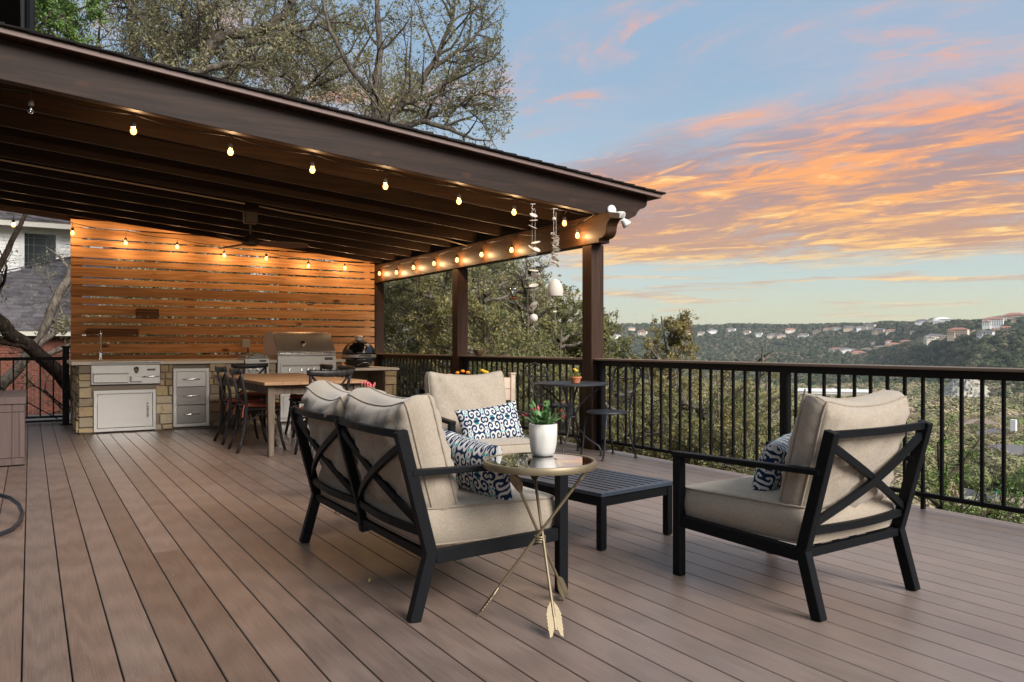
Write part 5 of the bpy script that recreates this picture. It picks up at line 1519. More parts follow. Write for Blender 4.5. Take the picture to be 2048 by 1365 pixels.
def cross_chair(label, loc, rz):
    """bentwood cross-back chair; front towards -Y"""
    t = thing('dining_chair', label, 'dining chair', loc, rz, 'cross-back dining chairs')
    K = 'chair_black_wood'
    m = MB(); m.lathe([(0, .42), (.19, .42), (.205, .43), (.205, .448), (.19, .455), (0, .452)], 28); m.build('seat', K, t, smooth=True)
    m = MB(); m.lathe([(0, .4565), (.185, .4565), (.197, .466), (.196, .482), (.18, .492), (0, .494)], 28); q = m.build('seat_pad', 'rust_fabric', t, smooth=True)
    for s_ in (-1, 1):
        m = MB(); pts = [(s_ * .165, .17, .455), (s_ * .17, .18, .47), (s_ * .172, .20, .486), (s_ * .19, .215, .44), (s_ * .20, .225, .36)]
        m.tube(pts, .006, 6); m.build('tie', 'rust_fabric', q)
        m = MB(); m.tube([(s_ * .20, .275, 0), (s_ * .185, .235, .10), (s_ * .17, .195, .28), (s_ * .168, .18, .44), (s_ * .178, .19, .58), (s_ * .196, .225, .74), (s_ * .202, .245, .83)], [.016, .017, .018, .018, .017, .016, .015], 8); m.build('rear_leg', K, t, smooth='all')
        m = MB(); m.tube([(s_ * .185, -.21, 0), (s_ * .172, -.18, .12), (s_ * .158, -.155, .30), (s_ * .15, -.14, .42)], [.015, .016, .018, .019], 8); m.build('front_leg', K, t, smooth='all')
        # bent braces under the seat
        m = MB(); m.tube([(s_ * .166, -.165, .19), (s_ * .168, -.13, .31), (s_ * .165, -.04, .385), (s_ * .165, .06, .385), (s_ * .168, .15, .31), (s_ * .172, .20, .19)], .010, 7); m.build('bent_brace', K, t, smooth='all')
    m = MB(); m.tube([(-.165, -.165, .19), (-.13, -.165, .31), (-.04, -.155, .39), (.04, -.155, .39), (.13, -.165, .31), (.165, -.165, .19)], .010, 7); m.build('bent_brace', K, t, smooth='all')
    # rolled top rail
    m = MB(); n = 12; rows = []
    for i in range(n + 1):
        u = -1 + 2 * i / n; x = u * .235; y = .262 - .035 * (u * u) + .02; z = .835 - .012 * (1 - u * u)
        hh = .034 * (1 - .25 * abs(u) ** 6); tt = .017
        rows.append([(x, y + tt * math.cos(a_), z + hh * math.sin(a_)) for a_ in [k * PI / 5 for k in range(10)]])
    o = len(m.v); m.v += [p for r_ in rows for p in r_]
    for i in range(n):
        for k in range(10): m.f.append((i * 10 + k, i * 10 + (k + 1) % 10, (i + 1) * 10 + (k + 1) % 10, (i + 1) * 10 + k))
    m.f += [tuple(range(10)), tuple(n * 10 + k for k in range(10))]
    m.build('top_rail', K, t, smooth='all')
    for s_ in (-1, 1):
        m = MB(); pts = [(s_ * .19, .235, .80), (s_ * .10, .235 + .02, .70), (0, .225 + s_ * .006, .60), (-s_ * .10, .205, .52), (-s_ * .165, .185, .465)]
        for i in range(4): m.bar(pts[i], pts[i + 1], .006, .024, (0, 1, 0) if False else (0, .25, 1), ext=.003)
        m.build('cross_slat', K, t)
    m = MB(); m.tube([(-.165, .185, .475), (0, .20, .472), (.165, .185, .475)], .010, 6); m.build('lower_rail', K, t, smooth='all')
    return t
cc = cross_chair('black cross-back chair on the left side of the dining table, nearer the camera', (2.06, 8.40, 0), R(90))
spots = [((2.07, 9.20, 0), R(91), 'black cross-back chair on the left side of the dining table, nearer the kitchen'),
         ((2.46, 7.62, 0), R(180 + 4), 'black cross-back chair at the near end of the dining table, behind the loveseat'),
         ((2.44, 10.20, 0), R(2), 'black cross-back chair at the far end of the table in front of the side burner'),
         ((2.86, 9.42, 0), R(-92), 'black cross-back chair on the right side of the table in front of the grill'),
         ((2.87, 8.72, 0), R(-88), 'black cross-back chair on the right side of the table, nearer the armchair')]
for loc, rz, lb in spots: dup(cc, loc, rz, lb)

# ================================================================ storage box and hose
t = thing('deck_box', 'brown-mauve panelled resin storage box at the left edge', 'storage box', (-.44, 9.04, 0))
w2, l2 = .40, .65
m = MB(); m.box(-w2 + .012, w2 - .012, -l2 + .012, l2 - .012, .01, .56); m.build('body', 'box_resin', t)
def panel(nm, x0, x1, z0, z1): 
    m = MB(); m.box(x0 + .002, x1 - .002, -l2, -l2 + .0115, z0 + .002, z1 - .002); m.build(nm, 'box_resin', t, bevel=.002)
    
for x0, x1, z0, z1 in ((-w2, w2 - .10, .49, .56), (w2 - .10, w2, .49, .56), (-w2, w2 - .10, .01, .075), (w2 - .10, w2, .01, .075), (w2 - .045, w2, .075, .49)): panel('front_panel', x0, x1, z0, z1)
x = w2 - .045
while x > -w2 + .01:
    xa = max(x - (.055 if x > w2 - .05 else .15), -w2); panel('front_panel', xa, x, .075, .49); x = xa
for k_ in range(8):
    m = MB(); m.box(w2 - .0115, w2, -l2 + .014 + k_ * .159, -l2 + .014 + k_ * .159 + .155, .012, .558); m.build('side_panel', 'box_resin', t, bevel=.002)
for i in range(4):
    for j in range(2):
        m = MB(); xx = -w2 - .012 + i * (2 * w2 + .024) / 4; m.box(xx + .001, xx + (2 * w2 + .024) / 4 - .001, -l2 - .012 + j * (l2 + .012) + .001, -l2 + j * (l2 + .012) + l2 - .001, .562, .627); m.build('lid_panel', 'box_resin', t, bevel=.004)
pts = []
for i in range(15):
    a_ = -1.9 + 3.9 * i / 14; pts.append((-.42 + .40 * math.cos(a_) * .95, 5.72 + .55 * math.sin(a_), .018 + .10 * max(0, math.sin(a_ + .6)) ** 2))
m = MB(); m.tube(pts + [(-.75, 6.3, .14), (-1.2, 6.4, .10)], .013, 10)
m.tube([(-.15 - .05, 5.06, .018), (-.235, 5.14, .03), (-.32, 5.13, .06), (-.46, 5.05, .02), (-.8, 5.0, .018)], .012, 8)
o = m.build('garden_hose', 'hose_rubber', None, smooth='all'); tag(o, 'black rubber garden hose curling over the deck at the left edge', 'hose')

# ================================================================ hanging things
cordm = 'cord_black'
BULB_W = 3.4
def string_lights(name, label, anchors, bulbs, unlit=(), out=Vector((0, 0, 0)), drop=.10):
    t = thing(name, label, 'string lights', anchors[0], 0, 'string lights of the pergola'); b0 = Vector(anchors[0])
    pts = []
    A = [Vector(a) for a in anchors]
    for i in range(len(A) - 1):
        n = 6
        for k in range(n):
            u = k / n; p = A[i].lerp(A[i + 1], u); p.z -= .035 * math.sin(PI * u) * min(1, (A[i + 1] - A[i]).length); pts.append(p)
    pts.append(A[-1])
    m = MB(); m.tube([p - b0 for p in pts], .0048, 5); m.build('cable', cordm, t)
    sm = bm_ = None
    for i, b in enumerate(bulbs):
        b = Vector(b)
        near = min(pts, key=lambda p: (p.xy - b.xy).length)
        zc = near.z
        m = MB(); m.tube([Vector((0, 0, .062)), Vector((.004, 0, .062 + .5 * (zc - b.z - .062))), Vector((near.x - b.x, near.y - b.y, zc - b.z))], .0028, 5); wo_ = m.build('drop_wire', cordm, t); wo_.location = b - b0
        if sm is None:
            m = MB(); m.lathe([(.017, .024), (.019, .03), (.018, .055), (.011, .066), (0, .067)], 12); so = m.build('socket', 'socket_brown', t, smooth=True); sm = so.data
        else: so = link('socket', sm, None, t)
        so.location = b - b0
        if bm_ is None:
            m = MB(); m.lathe([(0, -.034), (.010, -.032), (.018, -.025), (.0225, -.013), (.023, -.002), (.019, .009), (.013, .018), (.010, .0235), (0, .0236)], 14); bo = m.build('bulb', 'bulb_glow', so, smooth='all'); bm_ = bo.data
        elif i in unlit: bo = link('bulb', bm_.copy(), 'clear_glass', so)
        else: bo = link('bulb', bm_, None, so)
        if i not in unlit:
            ld = bpy.data.lights.new('bulb_filament', 'POINT'); ld.energy = BULB_W; ld.color = (1.0, .66, .36); ld.shadow_soft_size = .0075
            lo = bpy.data.objects.new('bulb_filament', ld); COL.objects.link(lo); lo.parent = so; lo.location = (0, 0, -.006)
    return t
fb = [(.006, 2.79), (.672, 2.735), (1.383, 2.667), (2.057, 2.60), (2.724, 2.53), (3.469, 2.467), (4.084, 2.417), (4.696, 2.358)]
fx = [-.9] + [b[0] for b in fb] + [4.96]
string_lights('string_lights', 'front string of warm bulbs hanging inside the sloping front beam', [(x, 6.56, 2.452 + rz_(x)) for x in fx], [(x, 6.6, z) for x, z in fb[1:]] + [(.006, 6.6, 2.79)], unlit=(7,))
sb = [(6.692, 2.258), (8.025, 2.242), (8.76, 2.26), (9.437, 2.252), (10.147, 2.268), (10.851, 2.27), (11.495, 2.245), (12.202, 2.284)]
string_lights('string_lights', 'string of warm bulbs along the right side beam above the railing',
              [(4.96, 6.45, 2.44), (4.975, 7.35, 2.36), (4.975, 7.95, 2.43), (4.975, 8.9, 2.43), (4.975, 9.8, 2.41), (4.975, 10.7, 2.41), (4.975, 11.6, 2.40), (4.975, 12.5, 2.44)], [(4.93, y, z) for y, z in sb])
bb = [(-.188, 2.703), (.5, 2.647), (1.16, 2.554), (1.842, 2.542), (2.504, 2.456), (3.13, 2.447), (3.792, 2.365), (4.399, 2.364)]
string_lights('string_lights', 'back string of warm bulbs in front of the cedar screen', [(-1.2, 12.45, 2.94)] + [(x, 12.45, 2.435 + rz_(x) - .05) for x, z in bb] + [(4.95, 12.45, 2.43)], [(x, 12.38, z) for x, z in bb])

# ceiling fan
t = thing('ceiling_fan', 'dark ceiling fan with three wooden blades hanging under the rafters', 'ceiling fan', (2.17, 9.3, 2.2))
m = MB(); m.box(-.075, .075, -.05, .05, .30, .44); m.build('junction_box', 'fan_bronze', t, bevel=.01)
m = MB(); m.tube([(0, 0, .16), (0, 0, .31)], .011, 8); m.build('down_rod', 'fan_bronze', t)
m = MB(); m.lathe([(.03, .17), (.05, .15), (.085, .12), (.10, .09), (.10, .06), (.07, .045), (0, .04)], 28); m.build('motor', 'fan_bronze', t, smooth=True)
for i, a_ in enumerate((-12, 108, 228)):
    m = MB(); n = 12; top, bot = [], []
    for k in range(n + 1):
        u = k / n; x = .07 + .58 * u; hw = .035 + .035 * math.sin(PI * min(1, u * 1.05) * .8) ; hw *= (1 - max(0, u - .9) * 6) ** .5 if u > .9 else 1
        z = .075 - .0 * u; tw = .35
        top.append((x, -hw, z + hw * tw)); top.append((x, hw, z - hw * tw))
    vs = top + [(p[0], p[1], p[2] - .008) for p in top]; N = len(top); fs = []
    for k in range(n):
        a = 2 * k; fs += [(a, a + 1, a + 3, a + 2), (N + a, N + a + 2, N + a + 3, N + a + 1), (a, a + 2, N + a + 2, N + a), (a + 1, N + a + 1, N + a + 3, a + 3)]
    fs += [(0, N, N + 1, 1), (N - 2, N - 1, 2 * N - 1, 2 * N - 2)]
    m.add(vs, fs); o = m.build('blade', 'fan_wood', t); o.rotation_euler = (0, 0, R(a_))
# conduit along the rafters
m = MB(); cz = lambda x: 2.448 + rz_(x)
m.tube([(-2.9, 9.22, cz(-2.9)), (2.09, 9.22, cz(2.09))], .009, 6); m.tube([(2.25, 9.22, cz(2.25)), (2.6, 9.22, cz(2.6) - .012), (4.6, 9.22, cz(4.6)), (4.85, 9.22, cz(4.85) - .02), (4.97, 9.22, cz(4.97) - .03)], .009, 6)
o = m.build('conduit', 'conduit_tan', None, smooth='all'); tag(o, 'thin tan conduit running under the rafters to the ceiling fan', 'conduit')

# floodlight pair at the end of the front beam
t = thing('floodlight', 'white twin-head security floodlight at the outer end of the front beam', 'floodlight', (5.16, 6.415, 2.50))
m = MB(); m.lathe([(.055, 0), (.055, .015), (.045, .025), (0, .026)], 24, (0, 0, 0), Matrix.Rotation(R(90), 3, 'X')); m.build('mount', 'white_paint', t, smooth=True)
for (dx_, dz_, rx_, rz2) in ((.03, -.055, 115, 20), (.12, -.095, 140, 55)):
    m = MB(); m.tube([(0, 0, 0), (0, 0, .035)], .012, 8); m.lathe([(.02, .03), (.035, .06), (.048, .10), (.05, .115), (.046, .115)], 20); h_ = m.build('lamp_head', 'white_paint', t, smooth=True)
    h_.location = (dx_ - .02, -.03, dz_ + .03); h_.rotation_euler = (R(rx_), 0, R(rz2))
    m = MB(); m.lathe([(.0455, .112), (.03, .118), (0, .120)], 20); m.build('lens', 'grey_plastic', h_, smooth='all')

# shell wind chimes
def shell(m, c, r_, tiltx, tiltz, th=.22):
    M_ = (Matrix.Rotation(tiltz, 4, 'Z') @ Matrix.Rotation(tiltx, 4, 'X'))
    m.lathe([(0, -r_ * th), (r_ * .6, -r_ * th * .7), (r_, 0), (r_ * .95, r_ * .05), (r_ * .55, -r_ * th * .4), (0, -r_ * th * .6)], 14, c, M_.to_3x3())
t = thing('wind_chime', 'long wind chime of large pale shell discs hanging from the front beam', 'wind chime', (4.185, 6.40, 2.47)); rg = random.Random(6)
m = MB(); m.tube([(-.035, 0, .0), (.02, 0, .005)], .004, 6); m.tube([(-.01, 0, 0), (-.02, 0, -.03), (-.005, 0, -.06), (.01, 0, -.04)], .003, 6); m.build('hook', 'grey_plastic', t)
m = MB(); m.tube([(-.018, 0, -.05), (-.016, 0, -.70), (-.005, 0, -1.0), (0, 0, -1.20)], .0008, 4); m.tube([(.018, 0, -.05), (.016, 0, -.72), (.005, 0, -1.02)], .0008, 4); m.build('string', 'pvc_white', t)
for (z, r_, dx_) in ((-.105, .036, 0), (-.155, .038, 0), (-.22, .040, -.01), (-.37, .042, .025), (-.43, .045, -.01), (-.437, .036, .035), (-.49, .040, -.01), (-.585, .034, 0), (-.645, .045, 0), (-.70, .042, .02), (-.79, .044, 0), (-.835, .04, .02), (-.98, .040, 0), (-1.02, .036, 0), (-1.215, .032, .01)):
    m = MB(); shell(m, (dx_, 0, z), r_ * 1.12, rg.choice((-1, 1, 1)) * rg.uniform(.2, .75), rg.uniform(-1.2, 1.2), .2); m.build('shell_disc', 'bisque', t, smooth=True)
m = MB(); m.sphere((0, 0, -1.11), .042, n=18, m=12); m.build('ceramic_ball', 'bisque', t, smooth='all')
t = thing('wind_chime', 'wind chime with stacked small shells over a round clay bell, right of the disc chime', 'wind chime', (4.44, 6.40, 2.45))
m = MB(); m.tube([(-.03, 0, .0), (.03, 0, .003)], .004, 6); m.tube([(-.015, 0, 0), (-.02, 0, -.05)], .003, 6); m.build('hook', 'grey_plastic', t)
m = MB(); m.tube([(-.016, 0, -.03), (-.02, 0, -.6)], .0012, 4); m.tube([(.010, 0, -.03), (.018, 0, -.6)], .0012, 4); m.tube([(0, 0, -.5), (0, 0, -1.22)], .0010, 4); m.build('string', 'pvc_white', t)
m = MB(); m.sphere((-.012, 0, -.10), .018, n=10, m=8); m.build('ceramic_ball', 'bisque', t, smooth='all')
m = MB()
for i in range(46):
    shell(m, (rg.choice((-.02, .02)) + rg.uniform(-.006, .006), rg.uniform(-.012, .012), -.24 - .33 * i / 46), rg.uniform(.018, .028), rg.uniform(-1, 1), rg.uniform(0, 6))
o = m.build('small_shells', 'bisque', t, smooth=True); o['kind'] = 'stuff'
m = MB(); m.lathe([(0, -.695), (.02, -.70), (.048, -.722), (.070, -.760), (.080, -.81), (.079, -.842), (.075, -.866), (.071, -.868), (.071, -.81), (.05, -.75), (0, -.71)], 32); m.build('bell', 'bisque', t, smooth=True)
for (z, dx_) in ((-.70, .04), (-.66, .055), (-.97, .005), (-1.02, .0), (-1.12, 0), (-1.15, .005), (-1.21, 0)):
    m = MB(); shell(m, (dx_, 0, z), .019, rg.uniform(-.7, .7), rg.uniform(0, 6)); m.build('shell_disc', 'bisque', t, smooth=True)
# hummingbird feeder
t = thing('bird_feeder', 'small clear glass hummingbird feeder with red base hanging between two posts', 'bird feeder', (5.07, 8.2, 1.66))
m = MB(); m.lathe([(.052, 0), (.056, .01), (.05, .02), (.02, .024)], 20); m.build('base_tray', 'feeder_red', t, smooth=True)
m = MB(); m.lathe([(.018, .02), (.030, .05), (.042, .10), (.042, .14), (.026, .17), (.020, .18)], 20); m.build('bottle', 'clear_glass', t, smooth='all')
m = MB(); m.lathe([(.024, .18), (.024, .192), (0, .195)], 14); m.tube([(0, 0, .19), (.004, 0, .30), (0, 0, .50)], .003, 5); m.build('cap_and_wire', 'cord_black', t)
# bronze dish clipped on the railing cap
t = thing('rail_dish', 'small square bronze dish on the railing cap right of the middle post', 'dish', (5.06, 9.05, .957))
m = MB(); m.lathe([(.03, .0), (.05, .012), (.085, .055), (.09, .075), (.082, .075), (.045, .02), (0, .015)], 4); o = m.build('bowl', 'dish_bronze', t); o.rotation_euler = (0, 0, R(45))
m = MB(); m.lathe([(.018, 0), (.014, .004), (.012, .010)], 10); m.build('stem', 'dish_bronze', t)
# ================================================================ neighbour's house
nh = thing('neighbor_house', 'white-sided house with red brick ground floor and grey shingle roofs behind the gate', 'house', (0, 27, 0))
inv = Matrix.Translation((0, -27, 0))
def hp(m, nm, mt, **k):
    o = m.build(nm, mt, nh, **k); o.matrix_parent_inverse = inv; return o
YB = 27.0
m = MB(); m.box(-12, 7, YB + .03, YB + 9, -1.15, 1.50); hp(m, 'wall_core', 'brick_mortar')
m = MB(); m.box(-12, 7, YB - .05, YB + .02, -2.4, -1.15); hp(m, 'foundation', 'concrete')
# bricks: real courses, joined
V, F = [], []
c = 0; z = -1.145
bx = MB()
while z < 1.44:
    x = -3.6 + (.105 if c % 2 else 0)
    soldier = z > 1.20
    if soldier:
        while x < 3.2: bx.box(x, x + .062, YB + .006 + random.uniform(-.003, .003), YB + .029, z, z + .20); x += .074
        z += .22
    else:
        while x < 3.2: bx.box(x, x + .198, YB + .006 + random.uniform(-.004, .004), YB + .029, z, z + .062); x += .21
        z += .0745
    c += 1
o = hp(bx, 'brick_courses', 'brick_red'); o['kind'] = 'stuff'
m = MB(); m.box(-12, 7, YB - .40, YB - .36, 1.36, 1.53); m.box(-12, 7, YB - .359, YB + .02, 1.46, 1.50); hp(m, 'eave_fascia', 'trim_cream')
# lower hip roof, courses as steps
def roof_plane(nm, x0, x1, y0, z0, y1, z1, left_slope=None, ncourse=20, mat_='shingle_grey'):
    """courses rising from (y0,z0) to (y1,z1); left_slope gives how the left/upper boundary cuts in per course"""
    bx = MB()
    for i in range(ncourse):
        t0, t1 = i / ncourse, (i + 1) / ncourse
        ya, yb = y0 + (y1 - y0) * t0, y0 + (y1 - y0) * t1; za, zb = z0 + (z1 - z0) * t0, z0 + (z1 - z0) * t1
        xl = left_slope(t0) if left_slope else x0
        x = x0 + random.uniform(0, .3)
        while x < x1:
            ww = random.uniform(.22, .42)
            if x + ww > xl:
                th = random.choice((.018, .03, .036))
                bx.box(max(x, xl) + .004, x + ww - .004, 0, 1, 0, 1)
                for k in range(8):
                    q = bx.v[-8 + k]; yy = ya + (yb - ya) * q[1] * 1.15; zz = za + (zb - za) * q[1] * 1.15 + (th * (1.2 - q[1]) if q[2] > .5 else -.02)
                    bx.v[-8 + k] = (q[0], yy, zz)
            x += ww
    o = hp(bx, nm, mat_); o['kind'] = 'stuff'; return o
roof_plane('lower_roof_shingles', -2.2, 4.0, YB - .42, 1.52, YB + 4.2, 4.55, lambda t_: -8 if t_ < .36 else -2.2 + (t_ - .36) / .64 * 4.7, 24)
m = MB(); m.add([(-12, YB - .40, 1.50), (7, YB - .40, 1.50), (7, YB + 4.2, 4.50), (2.6, YB + 4.2, 4.50), (-3.0, YB + 1.25, 2.55), (-12, YB + 1.25, 2.55)], [(0, 1, 2, 3, 4, 5)]); hp(m, 'roof_deck', 'shingle_grey')
m = MB(); m.bar((-3.0, YB + 1.22, 2.61), (2.6, YB + 4.17, 4.58), .16, .03); hp(m, 'ridge_cap', 'shingle_grey')
# upper storey with lap siding
YU = YB + 4.3
m = MB(); m.box(-12, 7, YU + .03, YU + 6, 1.5, 5.25); hp(m, 'upper_wall', 'siding_white')
z = 1.6; si = None
while z < 5.2:
    m = MB()
    m.add([(-6, YU - .004, z), (6, YU - .004, z), (6, YU + .016, z + .118), (-6, YU + .016, z + .118), (-6, YU + .029, z), (6, YU + .029, z), (6, YU + .029, z + .118), (-6, YU + .029, z + .118)],
          [(0, 1, 2, 3), (4, 7, 6, 5), (0, 4, 5, 1), (3, 2, 6, 7)])
    hp(m, 'siding_board', 'siding_white'); z += .12
# window
wx0, wx1, wz0, wz1 = -.16, .76, 3.50, 4.88
m = MB(); fw = .14
m.box(wx0 - fw, wx0, YU - .05, YU + .02, wz0 - .12, wz1 + .10); m.box(wx1, wx1 + fw, YU - .05, YU + .02, wz0 - .12, wz1 + .10); m.box(wx0, wx1, YU - .05, YU + .02, wz0 - .12, wz0); m.box(wx0, wx1, YU - .05, YU + .02, wz1, wz1 + .10)
m.box(wx0 - fw - .04, wx1 + fw + .04, YU - .09, YU - .051, wz0 - .13, wz0 - .09)
wf = hp(m, 'window_frame', 'white_paint')
m = MB(); m.box(wx0, wx1, YU - .015, YU + .0, wz0, wz1); o = m.build('pane', 'window_dark', wf)
m = MB()
for a in (.12, .30, .70, .88): m.box(wx0 + (wx1 - wx0) * a - .006, wx0 + (wx1 - wx0) * a + .006, YU - .022, YU - .0155, wz0, wz1)
for a in (.1, .28, .5, .72, .9): m.box(wx0, wx1, YU - .0225, YU - .0225 + .005, wz0 + (wz1 - wz0) * a - .006, wz0 + (wz1 - wz0) * a + .006)
m.tube([((wx0 + wx1) / 2 + .16 * math.sin(a_), YU - .02, (wz0 + wz1) / 2 - .35 + .26 * math.cos(a_)) for a_ in [k * PI / 8 for k in range(17)]], .008, 4)
m.build('leading', 'lead_came', wf)
m = MB(); m.box(-12, 7, YU - .55, YU - .50, 5.05, 5.24); m.box(-12, 7, YU - .499, YU + .02, 5.20, 5.24); hp(m, 'upper_eave', 'trim_cream')
roof_plane('upper_roof_shingles', -2.6, 5.0, YU - .57, 5.25, YU + 4.5, 8.6, None, 24)
m = MB(); m.add([(-12, YU - .55, 5.22), (7, YU - .55, 5.22), (7, YU + 4.5, 8.54), (-12, YU + 4.5, 8.54)], [(0, 1, 2, 3)]); hp(m, 'roof_deck', 'shingle_grey')
# ================================================================ trees
random.seed(3)
def P(x, y, z): return (x, y, z)
# leaning oaks in front of the neighbour's house
make_tree('leaning_oak', 'thick dark oak trunk leaning up to the left across the neighbor house', 'tree', (1.6, 17.6, -1.6),
          [([(1.6, 17.6, -1.6), (.95, 16.6, -.2), (.35, 16.0, .72), (-.25, 15.9, 1.35), (-.75, 15.6, 2.0), (-1.9, 15.2, 2.6), (-3.2, 14.8, 3.6)], [.14, .13, .12, .115, .10, .08, .04]),
           ([(-.6, 15.7, 1.8), (-.35, 15.6, 2.6), (-.1, 15.5, 3.2), (.2, 15.4, 3.9)], [.06, .05, .035, .02])],
          [(1.6, 1.5, .25, .035, .25, 4), (3.2, .8, .3, .012, .15, 4), (6, .35, .35, .005, .1, 3)], 'leaf_live_oak', 'bark_dark', 1.6, .030, .05, 5, density=1.15)
make_tree('leaning_oak', 'slimmer lichen-pale oak trunk leaning up to the right towards the screen', 'tree', (-1.7, 16.6, -1.5),
          [([(-1.7, 16.6, -1.5), (-.9, 16.8, -.1), (-.25, 17.0, .55), (.15, 17.0, 1.1), (.45, 17.1, 2.0), (.95, 17.2, 3.0), (1.25, 17.3, 4.2), (1.6, 17.5, 6)], [.12, .11, .10, .085, .08, .07, .06, .035]),
           ([(.1, 17.0, 1.0), (.7, 17.2, 1.6), (1.3, 17.3, 1.9)], [.06, .05, .03]), ([(.2, 17.0, .9), (.8, 17.1, 1.1), (1.6, 17.1, 1.25)], [.055, .04, .025])],
          [(1.0, 1.2, .25, .03, .1, 4), (3.0, .7, .3, .010, .1, 4), (6, .3, .35, .005, .1, 3)], 'leaf_live_oak', 'bark_grey', 1.6, .030, .05, 6, density=1.25)
# big live oak behind the pergola
LV3 = [(1.8, 2.4, .20, .036, .22, 5), (3.0, 1.15, .26, .012, .18, 5), (6.0, .46, .32, .005, .12, 3)]
def inview(Pq):
    az_ = np.degrees(np.arctan2(Pq[:, 0], Pq[:, 1])); return (az_ > -8) & (az_ < 60)
BIG = [([(3.02, 21.04, 4.46), (2.97, 21.07, 5.95), (2.97, 21.07, 7.32), (2.96, 21.08, 8.13), (3.05, 21.02, 8.54), (3.28, 20.88, 8.78), (3.39, 20.81, 8.99), (3.28, 20.88, 9.36), (3.0, 21.05, 9.69), (2.76, 21.2, 10.43), (2.54, 21.33, 11.68)], [0.272, 0.24, 0.2, 0.16, 0.144, 0.128, 0.12, 0.104, 0.088, 0.064, 0.032]), ([(2.94, 20.85, 8.24), (2.75, 20.97, 8.65), (2.48, 21.14, 8.91), (2.22, 21.29, 9.28), (1.98, 21.44, 9.6), (1.73, 21.59, 10.34)], [0.128, 0.12, 0.104, 0.096, 0.08, 0.04]), ([(2.94, 20.5, 6.68), (3.2, 20.34, 7.28), (3.46, 20.18, 7.74), (3.73, 20.01, 8.22), (3.99, 19.86, 8.58), (4.43, 19.58, 8.71), (4.79, 19.36, 8.87), (5.24, 19.09, 9.15), (5.41, 18.98, 9.47), (5.68, 18.81, 10.32), (5.89, 18.69, 11.41)], [0.16, 0.152, 0.144, 0.136, 0.128, 0.12, 0.112, 0.096, 0.08, 0.056, 0.024]), ([(4.74, 19.16, 8.79), (5.31, 18.8, 8.66), (5.66, 18.59, 8.68), (6.01, 18.38, 8.86), (6.54, 18.05, 9.14)], [0.072, 0.064, 0.048, 0.036, 0.016]), ([(2.83, 20.1, 6.44), (3.3, 19.81, 7.57), (3.73, 19.54, 7.76), (4.15, 19.29, 7.78), (4.65, 18.98, 7.69), (5.26, 18.6, 7.39)], [0.104, 0.096, 0.08, 0.064, 0.048, 0.024]), ([(2.83, 21.62, 8.72), (2.65, 21.73, 9.05), (2.62, 21.75, 9.61), (2.55, 21.79, 10.62)], [0.088, 0.08, 0.064, 0.032]), ([(3.74, 20.24, 8.21), (3.77, 20.22, 8.5), (3.81, 20.2, 9.14), (3.91, 20.13, 9.68), (3.97, 20.1, 10.53)], [0.072, 0.068, 0.056, 0.048, 0.024]), ([(4.23, 21.46, 6.86), (4.37, 21.38, 7.64), (4.45, 21.33, 8.44), (4.9, 21.05, 9.08), (5.57, 20.64, 8.95), (6.46, 20.09, 8.56)], [0.096, 0.088, 0.08, 0.056, 0.04, 0.016]), ([(3.91, 21.07, 5.69), (5.0, 20.41, 6.97), (5.87, 19.87, 7.61), (6.74, 19.34, 7.99), (7.39, 18.93, 8.38)], [0.096, 0.08, 0.064, 0.04, 0.016])]
RIGHT = [([(6.08, 15.63, -1.11), (6.12, 15.61, 2.47), (6.17, 15.58, 3.94), (6.21, 15.55, 4.89), (6.25, 15.53, 5.68), (6.21, 15.55, 6.36), (6.28, 15.51, 7.31), (6.19, 15.57, 8.37), (6.12, 15.61, 9.63)], [0.26, 0.22, 0.18, 0.15, 0.12, 0.09, 0.07, 0.05, 0.03]), ([(6.18, 15.34, 5.59), (6.56, 15.1, 6.04), (7.0, 14.83, 6.61), (7.27, 14.67, 7.13), (7.49, 14.53, 7.86), (7.58, 14.48, 8.8)], [0.09, 0.08, 0.065, 0.05, 0.035, 0.015]), ([(6.09, 15.04, 5.41), (6.44, 14.83, 5.63), (6.87, 14.56, 5.69), (7.31, 14.29, 5.51), (7.7, 14.05, 5.29), (8.04, 13.84, 5.26)], [0.08, 0.07, 0.055, 0.04, 0.025, 0.01]), ([(6.65, 14.93, 6.11), (7.13, 14.63, 6.32), (7.53, 14.39, 6.79), (7.92, 14.14, 7.25), (8.32, 13.9, 7.46)], [0.06, 0.05, 0.035, 0.02, 0.01]), ([(7.13, 14.63, 6.84), (7.66, 14.31, 7.25), (8.01, 14.09, 7.72), (8.28, 13.93, 8.13)], [0.05, 0.035, 0.02, 0.01]), ([(6.87, 14.56, 5.69), (7.35, 14.26, 5.98), (7.78, 14.0, 6.0), (8.11, 13.8, 5.82)], [0.045, 0.03, 0.02, 0.01]), ([(6.32, 15.84, 6.35), (5.84, 16.13, 7.1), (5.48, 16.35, 7.85), (5.3, 16.47, 8.71)], [0.07, 0.055, 0.04, 0.02])]
make_tree('live_oak', 'large spreading live oak with grey forked trunk rising behind the pergola roof', 'tree', (3.3, 19.6, -1.6), BIG,
          LV3, 'leaf_live_oak', 'bark_grey', 2.6, .040, .045, 14, keep=inview, density=1.45)
def edge_of_sky(q):
    a_ = np.degrees(np.arctan2(q[:, 0], q[:, 1])); return (a_ > 16) & (a_ < 31.4 + .5 * np.sin(q[:, 2] * 2.3))
make_tree('live_oak', 'open-crowned oak with upswept twigs whose right edge stands against the sky', 'tree', (8.8, 17.5, -4), RIGHT,
          [(2.6, 1.5, .22, .030, .25, 5), (3.4, .8, .26, .010, .2, 5), (6.0, .36, .32, .005, .12, 3)], 'leaf_olive', 'bark_grey', 1.7, .034, .040, 15, density=1.45, keep=edge_of_sky)
